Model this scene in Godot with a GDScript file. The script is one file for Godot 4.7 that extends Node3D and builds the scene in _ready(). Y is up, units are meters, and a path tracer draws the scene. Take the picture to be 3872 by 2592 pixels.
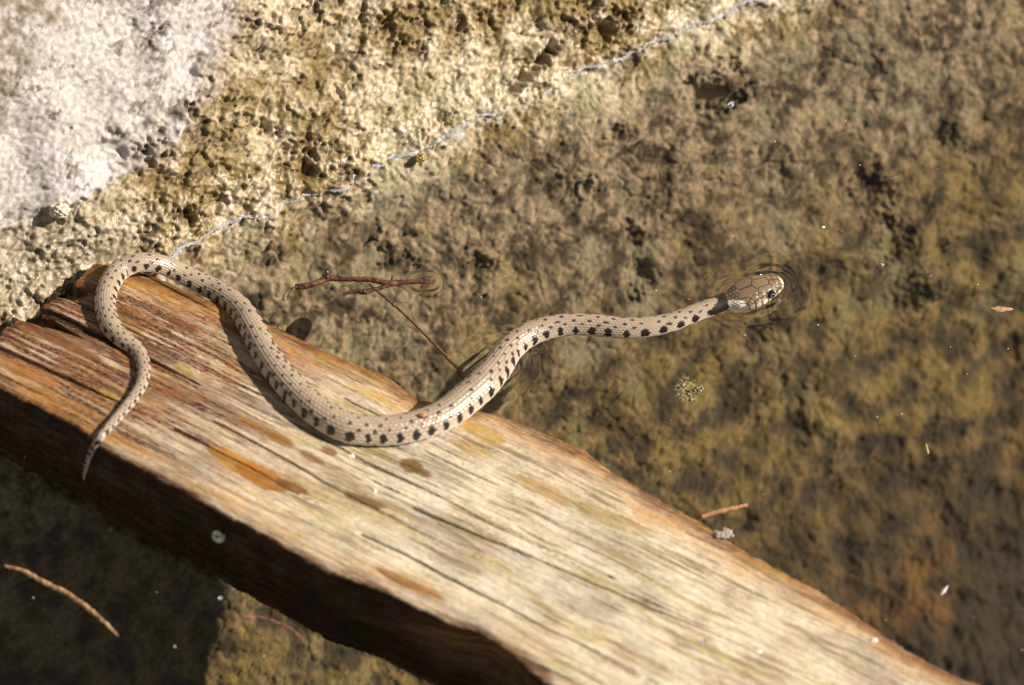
extends Node3D

# A spotted snake sliding from a weathered plank into a clear stone-walled pool.

var rng := RandomNumberGenerator.new()
var n_big := FastNoiseLite.new()
var n_lump := FastNoiseLite.new()
var n_fine := FastNoiseLite.new()
var n_pit := FastNoiseLite.new()
var n_cell := FastNoiseLite.new()
var n_tone := FastNoiseLite.new()
var n_grain := FastNoiseLite.new()

# ---------------------------------------------------------------- helpers

func noise(o: FastNoiseLite, kind: int, freq: float, octaves: int, seed_at: int) -> void:
	o.noise_type = kind
	o.frequency = freq
	o.seed = seed_at
	if octaves > 1:
		o.fractal_type = FastNoiseLite.FRACTAL_FBM
		o.fractal_octaves = octaves
	else:
		o.fractal_type = FastNoiseLite.FRACTAL_NONE

func put(o: Node3D, called: String, parent: Node = self) -> Node3D:
	o.name = called
	parent.add_child(o, true)
	return o

func tag(o: Node3D, label: String, category: String, group: String = "", kind: String = "") -> Node3D:
	if label: o.set_meta("label", label)
	if category: o.set_meta("category", category)
	if group: o.set_meta("group", group)
	if kind: o.set_meta("kind", kind)
	return o

func piece(m: Mesh, mat: Material, called: String, parent: Node = self) -> MeshInstance3D:
	var o := MeshInstance3D.new()
	o.mesh = m
	o.material_override = mat
	put(o, called, parent)
	return o

func base(called: String, at: Vector3) -> Node3D:
	var o := Node3D.new()
	put(o, called)
	o.position = at
	return o

func mat(c: Color, rough: float, spec: float = 0.5) -> StandardMaterial3D:
	var m := StandardMaterial3D.new()
	m.albedo_color = c.linear_to_srgb()
	m.roughness = rough
	m.metallic_specular = spec
	return m

func vmat(rough: float, spec: float = 0.5) -> StandardMaterial3D:
	var m := mat(Color.WHITE, rough, spec)
	m.vertex_color_use_as_albedo = true
	return m

func noise_picture(freq: float, octaves: int, seed_at: int, w: int, h: int, low: float, high: float) -> NoiseTexture2D:
	var n := FastNoiseLite.new()
	noise(n, FastNoiseLite.TYPE_SIMPLEX_SMOOTH, freq, octaves, seed_at)
	var t := NoiseTexture2D.new()
	t.width = w
	t.height = h
	t.seamless = true
	t.noise = n
	var ramp := Gradient.new()
	ramp.colors = PackedColorArray([Color(low, low, low), Color(high, high, high)])
	ramp.offsets = PackedFloat32Array([0.15, 0.85])
	t.color_ramp = ramp
	return t

func ss(a: float, b: float, x: float) -> float:
	var t := clampf((x - a) / (b - a), 0.0, 1.0)
	return t * t * (3.0 - 2.0 * t)

# A grid of nx columns and ny rows as one smooth mesh.
func grid(nx: int, ny: int, v: PackedVector3Array, c: PackedColorArray, wrap_x: bool, flip: bool = false, uv: PackedVector2Array = PackedVector2Array(), uv2: PackedVector2Array = PackedVector2Array()) -> ArrayMesh:
	var nrm := PackedVector3Array()
	nrm.resize(nx * ny)
	for j in ny:
		var ju := maxi(j - 1, 0) * nx
		var jd := mini(j + 1, ny - 1) * nx
		var jj := j * nx
		for i in nx:
			var il := i - 1
			var ir := i + 1
			if wrap_x:
				il = (il + nx) % nx
				ir = ir % nx
			else:
				il = maxi(il, 0)
				ir = mini(ir, nx - 1)
			var n := (v[jd + i] - v[ju + i]).cross(v[jj + ir] - v[jj + il])
			if flip: n = -n
			nrm[jj + i] = n.normalized() if n.length_squared() > 1e-24 else Vector3.UP
	var idx := PackedInt32Array()
	var cols := nx if wrap_x else nx - 1
	idx.resize(cols * (ny - 1) * 6)
	var k := 0
	for j in ny - 1:
		for i in cols:
			var a := j * nx + i
			var b := j * nx + (i + 1) % nx
			var d := a + nx
			var e := b + nx
			if flip:
				idx[k] = a; idx[k + 1] = d; idx[k + 2] = b
				idx[k + 3] = b; idx[k + 4] = d; idx[k + 5] = e
			else:
				idx[k] = a; idx[k + 1] = b; idx[k + 2] = d
				idx[k + 3] = b; idx[k + 4] = e; idx[k + 5] = d
			k += 6
	var arr := []
	arr.resize(Mesh.ARRAY_MAX)
	arr[Mesh.ARRAY_VERTEX] = v
	arr[Mesh.ARRAY_NORMAL] = nrm
	if c.size(): arr[Mesh.ARRAY_COLOR] = c
	if uv.size(): arr[Mesh.ARRAY_TEX_UV] = uv
	if uv2.size(): arr[Mesh.ARRAY_TEX_UV2] = uv2
	arr[Mesh.ARRAY_INDEX] = idx
	var m := ArrayMesh.new()
	m.add_surface_from_arrays(Mesh.PRIMITIVE_TRIANGLES, arr)
	return m

# Position on a Catmull-Rom line through p; k counts in points.
func along(p: Array, k: float) -> Vector3:
	var n := p.size()
	var i := clampi(int(floorf(k)), 0, n - 2)
	var t := k - i
	var a: Vector3 = p[maxi(i - 1, 0)]
	var b: Vector3 = p[i]
	var c: Vector3 = p[i + 1]
	var d: Vector3 = p[mini(i + 2, n - 1)]
	return b.cubic_interpolate(c, a, d, t)

# A knobbly tube through points p with radii r, closed at both ends.
func tube(p: Array, r: Array, rings: int, sides: int, rough: float, dark: Color, light: Color, seed_at: float) -> ArrayMesh:
	var v := PackedVector3Array()
	var c := PackedColorArray()
	var last := p.size() - 1.0
	for j in rings + 2:
		var k: float = clampf((j - 0.5) / (rings - 1.0), 0.0, 1.0) * last
		if j == 0: k = 0.0
		var at := along(p, k)
		var dir := (along(p, minf(k + 0.02, last)) - along(p, maxf(k - 0.02, 0.0))).normalized()
		var side := dir.cross(Vector3.UP).normalized()
		var upv := side.cross(dir)
		var i0 := clampi(int(k), 0, p.size() - 2)
		var rad: float = lerpf(r[i0], r[i0 + 1], clampf(k - i0, 0.0, 1.0))
		if j == 0 or j == rings + 1: rad *= 0.05
		for i in sides:
			var a := TAU * i / sides
			var q := at + (side * cos(a) + upv * sin(a)) * rad
			var w := n_fine.get_noise_3d(q.x * 1400.0 + seed_at, q.y * 1400.0, q.z * 1400.0)
			var w2 := n_lump.get_noise_3d(q.x * 2500.0 + seed_at, q.y * 2500.0, q.z * 2500.0)
			v.append(q + (side * cos(a) + upv * sin(a)) * rad * rough * (w + w2 * 0.6))
			c.append(dark.lerp(light, clampf(0.5 + w * 0.9 + w2 * 0.7, 0.0, 1.0)))
	return grid(sides, rings + 2, v, c, true, true)

# An uneven pebble-like body.
func blob(rx: float, ry: float, rz: float, rough: float, dark: Color, light: Color, seed_at: float, nx: int = 28, ny: int = 18) -> ArrayMesh:
	var v := PackedVector3Array()
	var c := PackedColorArray()
	for j in ny:
		var th := PI * j / (ny - 1.0)
		for i in nx:
			var ph := TAU * i / nx
			var d := Vector3(sin(th) * cos(ph), cos(th), sin(th) * sin(ph))
			var w := n_fine.get_noise_3d(d.x * 8.0 + seed_at, d.y * 8.0, d.z * 8.0)
			var w2 := n_lump.get_noise_3d(d.x * 16.0 + seed_at, d.y * 16.0, d.z * 16.0)
			v.append(Vector3(d.x * rx, d.y * ry, d.z * rz) * (1.0 + rough * (w + w2)))
			c.append(dark.lerp(light, clampf(0.5 + w + w2 * 0.8, 0.0, 1.0)))
	return grid(nx, ny, v, c, true)

func join(list: Array) -> ArrayMesh:   # list of [mesh, transform]
	var st := SurfaceTool.new()
	for e in list:
		st.append_from(e[0], 0, e[1])
	return st.commit()

# ---------------------------------------------------------------- the stone wall and the bed of the pool

const ALONG := Vector3(0.869438, 0.000000, -0.494043)
const INTO := Vector3(-0.494043, 0.000000, -0.869438)
const SHORE := Vector3(-0.000757, 0.000000, -0.177253)
var prof_s := PackedFloat32Array()
var prof_h := PackedFloat32Array()
var prof_y := PackedFloat32Array()
var prof_a := PackedFloat32Array()
# dents and bumps of the stone: u, s, radius, height (mm)
var dents: Array = [[-0.19194, 0.12346, 0.00348, -4.00000], [-0.20151, 0.13122, 0.00223, -3.00000], [-0.09676, 0.04782, 0.00348, -4.00000], [-0.14605, 0.04691, 0.00397, -5.00000], [-0.15497, 0.05734, 0.00298, -5.00000], [-0.15191, 0.04652, 0.00298, -4.00000], [0.07501, 0.02187, 0.00745, -9.00000], [0.06924, 0.03956, 0.00646, -7.00000], [0.08882, 0.02633, 0.00546, -6.00000], [-0.13095, 0.01822, 0.00596, -6.00000], [-0.13978, 0.02925, 0.00348, -5.00000], [-0.18943, 0.01505, 0.00497, -4.00000], [-0.20930, 0.01498, 0.00447, -5.00000], [-0.17552, 0.00658, 0.00397, -4.00000], [-0.04559, 0.01213, 0.00397, -4.00000], [-0.09264, -0.00374, 0.00348, -3.00000], [-0.28087, 0.05045, 0.00596, 3.00000], [-0.23739, 0.08091, 0.00248, -2.00000], [-0.26252, 0.09102, 0.00298, -2.00000], [-0.24368, 0.07534, 0.00298, -3.00000], [-0.22469, 0.06170, 0.00323, -4.00000], [-0.21606, 0.06527, 0.00323, -5.00000], [-0.20741, 0.06885, 0.00323, -5.00000], [-0.19791, 0.07318, 0.00323, -5.00000], [-0.18866, 0.07681, 0.00323, -5.00000], [-0.17989, 0.08064, 0.00323, -4.00000], [-0.17168, 0.08444, 0.00298, -3.00000], [-0.12125, 0.10532, 0.00348, -3.00000], [-0.00096, 0.05293, 0.00546, -4.00000], [-0.02613, 0.04891, 0.00546, 4.00000], [-0.05247, 0.07304, 0.00646, -3.00000], [0.04098, 0.04494, 0.00646, 5.00000], [0.13688, -0.03800, 0.00844, 10.00000], [0.14563, -0.04866, 0.00397, 6.00000], [0.11826, -0.03776, 0.00646, -6.00000], [0.21063, -0.14487, 0.00993, -7.00000], [0.17737, -0.13858, 0.00745, 4.00000], [0.02900, -0.06324, 0.00447, -6.00000], [0.05668, -0.03739, 0.00298, -5.00000], [-0.09733, -0.04806, 0.00646, 6.00000], [-0.16129, -0.02427, 0.00596, 5.00000], [-0.06912, -0.05978, 0.00993, 4.00000], [0.04748, -0.13139, 0.00745, -8.00000], [0.11025, -0.19311, 0.00745, -8.00000], [0.23387, -0.20958, 0.01241, 9.00000], [0.21536, -0.17795, 0.00993, -8.00000], [0.04846, -0.10284, 0.00546, -7.00000], [-0.12019, 0.00053, 0.00348, 2.00000], [0.27887, -0.12677, 0.00993, 6.00000], [0.14892, -0.17395, 0.00993, 5.00000], [-0.05126, -0.08427, 0.00745, -7.00000]]
var crack: Array = [[0.03746, 0.02533], [0.02986, 0.01851], [0.01621, 0.01409], [0.00619, 0.00881]]
var crust_u: Array = [-0.40, -0.25, -0.20, -0.175, -0.150, -0.125, -0.09]
var crust_s: Array = [0.048, 0.052, 0.062, 0.080, 0.102, 0.140, 0.26]

func slope_at(s: float) -> float:
	if s >= 0.0:
		return deg_to_rad(50.0 - 12.0 * ss(0.12, 0.5, s))
	return deg_to_rad(50.0 + 6.0 * ss(-0.04, -0.16, s) - 46.0 * ss(-0.42, -0.66, s))

func make_profile() -> void:
	var step := 0.005
	var down_s := [0.0]
	var down_h := [0.0]
	var down_y := [0.0]
	var h := 0.0
	var y := 0.0
	for k in 400:
		var a := slope_at(-(k + 0.5) * step)
		h -= cos(a) * step
		y -= sin(a) * step
		down_s.append(-(k + 1) * step); down_h.append(h); down_y.append(y)
	for k in range(400, -1, -1):
		prof_s.append(down_s[k]); prof_h.append(down_h[k]); prof_y.append(down_y[k])
	h = 0.0
	y = 0.0
	for k in 300:
		var a := slope_at((k + 0.5) * step)
		h += cos(a) * step
		y += sin(a) * step
		prof_s.append((k + 1) * step); prof_h.append(h); prof_y.append(y)

func prof(s: float) -> Vector2:
	var k := clampf((s + 2.0) / 0.005, 0.0, 699.0)
	var i := int(k)
	var t := k - i
	return Vector2(lerpf(prof_h[i], prof_h[i + 1], t), lerpf(prof_y[i], prof_y[i + 1], t))

func crust_at(u: float, s: float) -> float:
	var b: float = crust_s[0]
	for k in crust_u.size() - 1:
		if u >= crust_u[k]:
			b = lerpf(crust_s[k], crust_s[k + 1], clampf((u - crust_u[k]) / (crust_u[k + 1] - crust_u[k]), 0.0, 1.0))
	return s - b

var tmp_pit := 0.0
var tmp_fine := 0.0
var tmp_lump := 0.0
var tmp_crust := 0.0

var near_dents := []

func find_dents(s: float) -> void:
	near_dents.clear()
	for e in dents:
		if absf(s - e[1]) < 2.3 * e[2]: near_dents.append(e)

# How far the stone stands out at (u, s), in metres.
func stone(u: float, s: float) -> float:
	var um := u * 1000.0
	var sm := s * 1000.0
	var wet := ss(0.002, -0.03, s)
	var deep := ss(-0.04, -0.30, s)
	var big := n_big.get_noise_2d(um, sm)
	var lump := n_lump.get_noise_2d(um, sm)
	if deep > 0.0:
		lump = lerpf(lump, 1.15 * n_lump.get_noise_2d(um * 0.52 + 400.0, sm * 0.52), deep)
	var fine := n_fine.get_noise_2d(um, sm)
	var cell := n_cell.get_noise_2d(um + fine * 2.5, sm + lump * 3.0)
	var group := ss(-0.25, 0.35, big + 0.7 * n_tone.get_noise_2d(um * 0.33 + 500.0, sm * 0.33))
	var pit := ss(0.20, 0.62, n_pit.get_noise_2d(um * 0.72 + lump * 7.0 + fine * 1.5, sm * 1.15 - um * 0.25 + fine * 2.5 - lump * 5.0) + 0.20 * fine - 0.16 + 0.30 * group)
	var soft := ss(-0.19, -0.14, u)
	var cr := crust_at(u, s) + (0.008 + 0.010 * soft) * n_tone.get_noise_2d(um * 1.4, sm * 1.4) + 0.004 * lump
	var cw := 0.005 + 0.026 * soft
	tmp_crust = ss(-cw, cw, cr)
	var calm := (1.0 - 0.62 * tmp_crust) * lerpf(lerpf(0.55, 1.3, group), 1.0, wet)
	var ridge := 1.0 - absf(n_lump.get_noise_2d(um * 0.8 + 900.0, sm * 0.8)) * 3.2
	var d := big * 8.0 + lump * (2.9 - 1.2 * wet + 2.4 * deep) * calm + fine * 1.15 * (1.0 - 0.68 * wet) * calm + cell * 0.7 * (1.0 - 0.7 * wet) - pit * 2.1 * (1.0 - 0.82 * wet) * (1.0 - 0.7 * tmp_crust)
	d += 3.0 * ss(-0.004, 0.003, cr) * (1.0 - soft)
	d -= 1.5 * maxf(ridge, 0.0) * maxf(ridge, 0.0) * (1.0 - 0.6 * tmp_crust)
	if u < -0.15 and u > -0.27:
		var tr := (cr - 0.013) / 0.0065
		d -= 5.5 * exp(-tr * tr) * ss(-0.26, -0.235, u) * ss(-0.155, -0.175, u) * (1.0 + 0.5 * lump)
	for e in near_dents:
		var du: float = (u - e[0]) / e[2]
		var ds: float = (s - e[1]) / e[2]
		var q := du * du + ds * ds
		if q < 5.0:
			d += e[3] * (1.0 - 0.35 * tmp_crust) * exp(-q * (1.0 + 0.9 * fine + 0.9 * lump))
	if s > -0.01 and s < 0.06 and absf(u - 0.02) < 0.08:
		for k in crack.size() - 1:
			var a: Array = crack[k]
			var b: Array = crack[k + 1]
			var ab := Vector2(b[0] - a[0], b[1] - a[1])
			var ap := Vector2(u - a[0], s - a[1])
			var t := clampf(ap.dot(ab) / ab.length_squared(), 0.0, 1.0)
			var dist := (ap - ab * t).length() + fine * 0.0016 + lump * 0.001
			d -= 9.0 * ss(0.0048, 0.0008, dist)
	tmp_pit = pit
	tmp_fine = fine
	tmp_lump = lump
	return d * 0.001

func stone_color(u: float, s: float) -> Color:
	var um := u * 1000.0
	var sm := s * 1000.0
	var tone := n_tone.get_noise_2d(um, sm)
	var tone2 := n_tone.get_noise_2d(um * 0.33 + 500.0, sm * 0.33)
	var tone3 := n_tone.get_noise_2d(um * 4.0 + 900.0, sm * 4.0)
	var c: Color
	if s > -0.06:
		var pale := Color(0.66, 0.545, 0.40)
		var tan_ := Color(0.42, 0.305, 0.16)
		var ochre := Color(0.20, 0.125, 0.028)
		var dark := Color(0.07, 0.045, 0.018)
		c = pale.lerp(tan_, clampf(0.40 + tone * 1.0, 0.0, 1.0))
		# algae and iron stain the wet stone
		var stain := clampf(0.34 + tone2 * 1.9 - tmp_fine * 0.7 - tmp_lump * 1.1 + tone3 * 0.6 + tone * 0.5, 0.0, 1.0)
		c = c.lerp(ochre, stain * 0.80)
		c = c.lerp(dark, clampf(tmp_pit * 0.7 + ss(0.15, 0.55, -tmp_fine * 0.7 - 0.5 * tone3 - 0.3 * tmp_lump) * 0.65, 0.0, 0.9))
		var green := Color(0.30, 0.32, 0.20)
		c = c.lerp(green, ss(0.10, 0.5, tone2 * -1.0 + tone * 0.5 + tone3 * 0.3) * 0.45 * ss(0.07, 0.0, s))
		c = c.lerp(Color(0.47, 0.41, 0.31).lerp(Color(0.20, 0.165, 0.10), clampf(0.3 + tone3 * 0.8 - tmp_fine * 0.7, 0.0, 1.0)), ss(-0.225, -0.27, u) * ss(0.0, 0.02, s) * 0.8)
		# dry lime crust
		if tmp_crust > 0.0:
			var top := Color(0.60, 0.555, 0.56).lerp(Color(0.40, 0.355, 0.32), clampf(0.10 + tone * 0.8 + tone2 * 0.5 + tone3 * 0.4 - tmp_fine * 0.4, 0.0, 1.0))
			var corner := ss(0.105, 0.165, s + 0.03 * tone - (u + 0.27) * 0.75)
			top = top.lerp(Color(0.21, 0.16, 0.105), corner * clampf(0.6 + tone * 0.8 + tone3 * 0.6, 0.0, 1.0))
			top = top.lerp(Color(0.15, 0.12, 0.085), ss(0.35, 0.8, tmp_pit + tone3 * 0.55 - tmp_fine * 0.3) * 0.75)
			c = c.lerp(top, tmp_crust * 0.96)
	# under water: olive algae and silt; the water's dimming with depth is painted in
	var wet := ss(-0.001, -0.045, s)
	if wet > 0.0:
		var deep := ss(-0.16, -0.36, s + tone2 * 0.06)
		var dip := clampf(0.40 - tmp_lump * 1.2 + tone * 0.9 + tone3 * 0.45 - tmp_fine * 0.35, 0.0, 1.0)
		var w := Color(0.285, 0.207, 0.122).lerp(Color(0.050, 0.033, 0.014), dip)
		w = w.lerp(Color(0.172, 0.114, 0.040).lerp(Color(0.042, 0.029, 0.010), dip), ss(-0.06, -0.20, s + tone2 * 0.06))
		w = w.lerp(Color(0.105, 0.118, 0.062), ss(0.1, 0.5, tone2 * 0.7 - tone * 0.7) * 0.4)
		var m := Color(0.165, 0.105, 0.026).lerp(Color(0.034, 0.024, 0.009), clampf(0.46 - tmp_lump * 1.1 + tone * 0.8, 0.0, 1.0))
		m = m.lerp(Color(0.030, 0.019, 0.008).lerp(Color(0.12, 0.050, 0.009), ss(0.15, 0.6, tone2 - 0.4 * tone) * 0.8), ss(-0.25, -0.43, s + tone2 * 0.05) * 0.92)  # darkest far down, standing in for light the water takes away
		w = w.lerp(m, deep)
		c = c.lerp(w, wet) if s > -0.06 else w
	return c

func axis(stops: Array) -> PackedFloat32Array:   # [from, step, from, step, ..., to]
	var out := PackedFloat32Array()
	var k := 0
	while k < stops.size() - 1:
		var a: float = stops[k]
		var b: float = stops[k + 2]
		var n := maxi(1, int(round(absf(b - a) / float(stops[k + 1]))))
		for i in n:
			out.append(lerpf(a, b, float(i) / n))
		k += 2
	out.append(stops[k])
	return out

func stone_sheet(us: PackedFloat32Array, rows: PackedFloat32Array) -> ArrayMesh:
	var v := PackedVector3Array()
	var c := PackedColorArray()
	v.resize(us.size() * rows.size())
	c.resize(us.size() * rows.size())
	var k := 0
	var uv := PackedVector2Array()
	uv.resize(us.size() * rows.size())
	var uv2 := PackedVector2Array()
	uv2.resize(us.size() * rows.size())
	for s in rows:
		find_dents(s)
		var p := prof(s)
		var a := slope_at(s)
		var nrm := Vector3(0, cos(a), 0) - INTO * sin(a)
		var row := SHORE + INTO * p.x + Vector3(0, p.y, 0)
		for u in us:
			v[k] = row + ALONG * u + nrm * stone(u, s)
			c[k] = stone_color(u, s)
			uv[k] = Vector2((u + 1.2) / 2.4, (s + 2.0) / 3.0)
			uv2[k] = Vector2(u / 0.17, s / 0.17)
			k += 1
	return grid(us.size(), rows.size(), v, c, false, false, uv, uv2)

# ---------------------------------------------------------------- water

var rings: Array = [[0.13007, -0.03307, 0.14921, -0.04144, 0.00880, 0.00016, 0.00580, 0.00850, -0.00030, 0.00200], [-0.01627, 0.02627, -0.00519, 0.01506, 0.00850, 0.00019, 0.00560, 0.00950, 0.00060, 0.00160], [-0.00149, 0.00503, 0.11733, -0.02667, 0.00550, 0.00002, 0.00400, 0.00400, 0.00040, 0.00140], [-0.10693, -0.04725, -0.10541, -0.04693, 0.00160, 0.00003, 0.00240, 0.00350, -0.00030, 0.00130], [-0.09756, -0.03564, -0.09655, -0.03564, 0.00080, 0.00003, 0.00240, 0.00350, -0.00030, 0.00130], [-0.05179, -0.04434, -0.04752, -0.04467, 0.00120, 0.00003, 0.00260, 0.00400, -0.00040, 0.00150], [-0.06919, -0.04725, -0.06921, -0.04855, 0.00040, 0.00003, 0.00220, 0.00250, -0.00020, 0.00100], [0.09961, 0.03371, 0.09961, 0.03371, 0.00950, 0.00006, 0.00500, 0.00600, -0.00030, 0.00200], [-0.13430, 0.18774, -0.12832, 0.19028, 0.00060, 0.00004, 0.00400, 0.00400, 0.00040, 0.00300], [-0.23637, 0.09477, -0.23637, 0.09477, 0.00200, 0.00016, 0.00460, 0.00700, 0.00040, 0.00120], [-0.15769, 0.17525, -0.15769, 0.17525, 0.00100, 0.00005, 0.00400, 0.00400, 0.00030, 0.00120], [0.13148, -0.18009, 0.13148, -0.18009, 0.00200, 0.00005, 0.00400, 0.00400, -0.00030, 0.00200]]   # x, z, x, z, radius, height, wave length, reach, lip, lip reach

func edge_dist(x: float, z: float) -> Vector2:   # to the two long edges of the plank, positive outside
	var q := Vector2(x - P_AT.x, z - P_AT.z)
	var l := q.x * P_ALONG.x + q.y * P_ALONG.z
	var f := q.x * P_ACROSS.x + q.y * P_ACROSS.z
	if l < -0.02: return Vector2(9, 9)
	return Vector2(table(p_a, l, 1) - f, f - table(p_b, l, 1) + 0.002)

func water_y(x: float, z: float) -> float:
	var h := 0.00009 * n_big.get_noise_2d(x * 1100.0, z * 1500.0)
	for e in rings:
		var ax: float = e[0]
		var az: float = e[1]
		var bx: float = e[2] - ax
		var bz: float = e[3] - az
		var px := x - ax
		var pz := z - az
		var reach: float = e[7]
		var l2 := bx * bx + bz * bz
		var t := clampf((px * bx + pz * bz) / l2, 0.0, 1.0) if l2 > 0.0 else 0.0
		px -= bx * t
		pz -= bz * t
		var d := sqrt(px * px + pz * pz) - float(e[4])
		if d < reach * 5.0:
			var q := maxf(d, 0.0)
			h += e[5] * cos(TAU * q / e[6]) * exp(-q / reach) * (1.0 if d > 0.0 else 0.0)
			h += e[8] * exp(-q / e[9])
	var ed := edge_dist(x, z)
	for k in 2:
		var d := ed[k]
		if d < 0.06 and d > -0.004:
			var q := maxf(d, 0.0)
			var wob := n_tone.get_noise_2d(x * 1500.0 + k * 300.0, z * 1500.0)
			h += 0.00013 * cos(TAU * q / 0.0056 + 1.2 * wob) * exp(-q / 0.007) + 0.0012 * exp(-q / 0.0016)
	# the water climbs a little where it meets the stone
	var r := Vector3(x, 0, z) - SHORE
	var into := r.dot(INTO)
	if into < 0.025 and into > -0.03:
		var s := into * 0.643
		var sd := -into * 0.766 - stone(r.dot(ALONG), s)
		if sd < 0.02:
			var q := maxf(sd, 0.0)
			h += 0.0020 * exp(-q / 0.0018) + 0.00012 * cos(TAU * q / 0.006) * exp(-q / 0.006)
	return h

var ripple_spots: Array = [[0.13568, -0.03564, 0.14793, -0.04079, 0.02700], [-0.01455, 0.02441, -0.00272, 0.01193, 0.02600], [-0.10616, -0.04693, -0.10616, -0.04693, 0.01000], [-0.09705, -0.03564, -0.09705, -0.03564, 0.00900], [-0.05304, -0.04434, -0.04752, -0.04467, 0.01000], [-0.23631, 0.09567, -0.23631, 0.09567, 0.02000]]   # x, z, x, z, reach: the stretches of water that are stirred

# A stirred stretch of the surface: a layer of water that thins out to nothing all round.
func ripple(a: Vector2, b: Vector2, reach: float) -> ArrayMesh:
	var ab := b - a
	var ll := maxf(ab.length(), 0.00001)
	var e := ab / ll
	var f := Vector2(-e.y, e.x)
	var st := SurfaceTool.new()
	var step := 0.0006
	var nx := int((ll + 2.0 * reach) / step)
	var ny := int(2.0 * reach / step)
	for under in 2:
		var v := PackedVector3Array()
		v.resize(nx * ny)
		for j in ny:
			for i in nx:
				# a square grid pulled in to the outline of a capsule
				var lx := lerpf(-reach, ll + reach, i / (nx - 1.0))
				var lf := lerpf(-reach, reach, j / (ny - 1.0))
				var over := maxf(maxf(-lx, lx - ll), 0.0)
				var m := maxf(over, absf(lf))
				var d := sqrt(over * over + lf * lf)
				if d > 0.0:
					var cx := clampf(lx, 0.0, ll)
					lx = cx + (lx - cx) * m / d
					lf *= m / d
				var p := a + e * lx + f * lf
				var fade := ss(0.0, 1.0, 1.0 - m / reach)
				fade *= 2.0 - fade
				var y := -0.0004 * 0.5
				if under: y -= 0.0008 * fade + 0.00002
				else: y += (water_y(p.x, p.y)) * fade
				v[j * nx + i] = Vector3(p.x, y, p.y)
		st.append_from(grid(nx, ny, v, PackedColorArray(), false, under == 1), 0, Transform3D())
	return st.commit()

# ---------------------------------------------------------------- plank

const P_AT := Vector3(-0.239091, 0.016000, -0.046214)
const P_ALONG := Vector3(0.867465, 0.000000, 0.497498)
const P_ACROSS := Vector3(-0.497498, 0.000000, 0.867465)
var p_a: Array = [[0.00000, 0.00000, 0.01600], [0.03256, -0.01015, 0.01400], [0.06277, -0.01088, 0.01200], [0.07324, -0.01377, 0.01100], [0.10437, -0.01589, 0.00900], [0.15596, -0.01778, 0.00600], [0.17859, -0.01981, 0.00500], [0.20474, -0.01574, 0.00400], [0.24563, -0.02823, 0.00400], [0.27529, -0.02944, 0.00400], [0.30096, -0.03091, 0.00400], [0.32221, -0.02560, 0.00300], [0.33819, -0.02411, 0.00300], [0.37466, -0.02084, 0.00300], [0.40389, -0.01572, 0.00300], [0.45432, -0.01276, 0.00300], [0.50680, -0.00231, 0.00400], [0.53933, 0.00116, 0.00400], [0.56241, 0.00000, 0.00400], [0.62974, 0.00586, 0.00400], [0.73197, 0.01412, 0.00400]]
var p_b: Array = [[0.01797, 0.11576, 0.04300], [0.03700, 0.11734, 0.04300], [0.07764, 0.11691, 0.04200], [0.10438, 0.12182, 0.04100], [0.12646, 0.12249, 0.04000], [0.15071, 0.12283, 0.03900], [0.18050, 0.12386, 0.03800], [0.20999, 0.12524, 0.03700], [0.24571, 0.12742, 0.03600], [0.28950, 0.12215, 0.03500], [0.31809, 0.12350, 0.03400], [0.33091, 0.11996, 0.03400], [0.34417, 0.12090, 0.03400], [0.36620, 0.12724, 0.03500], [0.38262, 0.13227, 0.03600], [0.44113, 0.14012, 0.03600], [0.52099, 0.14811, 0.03600], [0.62180, 0.15397, 0.03600]]
var end_f: Array = [-0.02, 0.000, 0.018, 0.0225, 0.0250, 0.034, 0.0370, 0.048, 0.0535, 0.0555, 0.0585, 0.0615, 0.066, 0.078, 0.084, 0.10, 0.125, 0.16]
var end_x: Array = [0.004, 0.000, 0.0006, 0.0020, 0.0130, 0.010, 0.0010, -0.0012, 0.0010, 0.0060, 0.030, 0.012, -0.006, -0.0075, -0.0055, -0.010, -0.016, -0.02]
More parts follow.
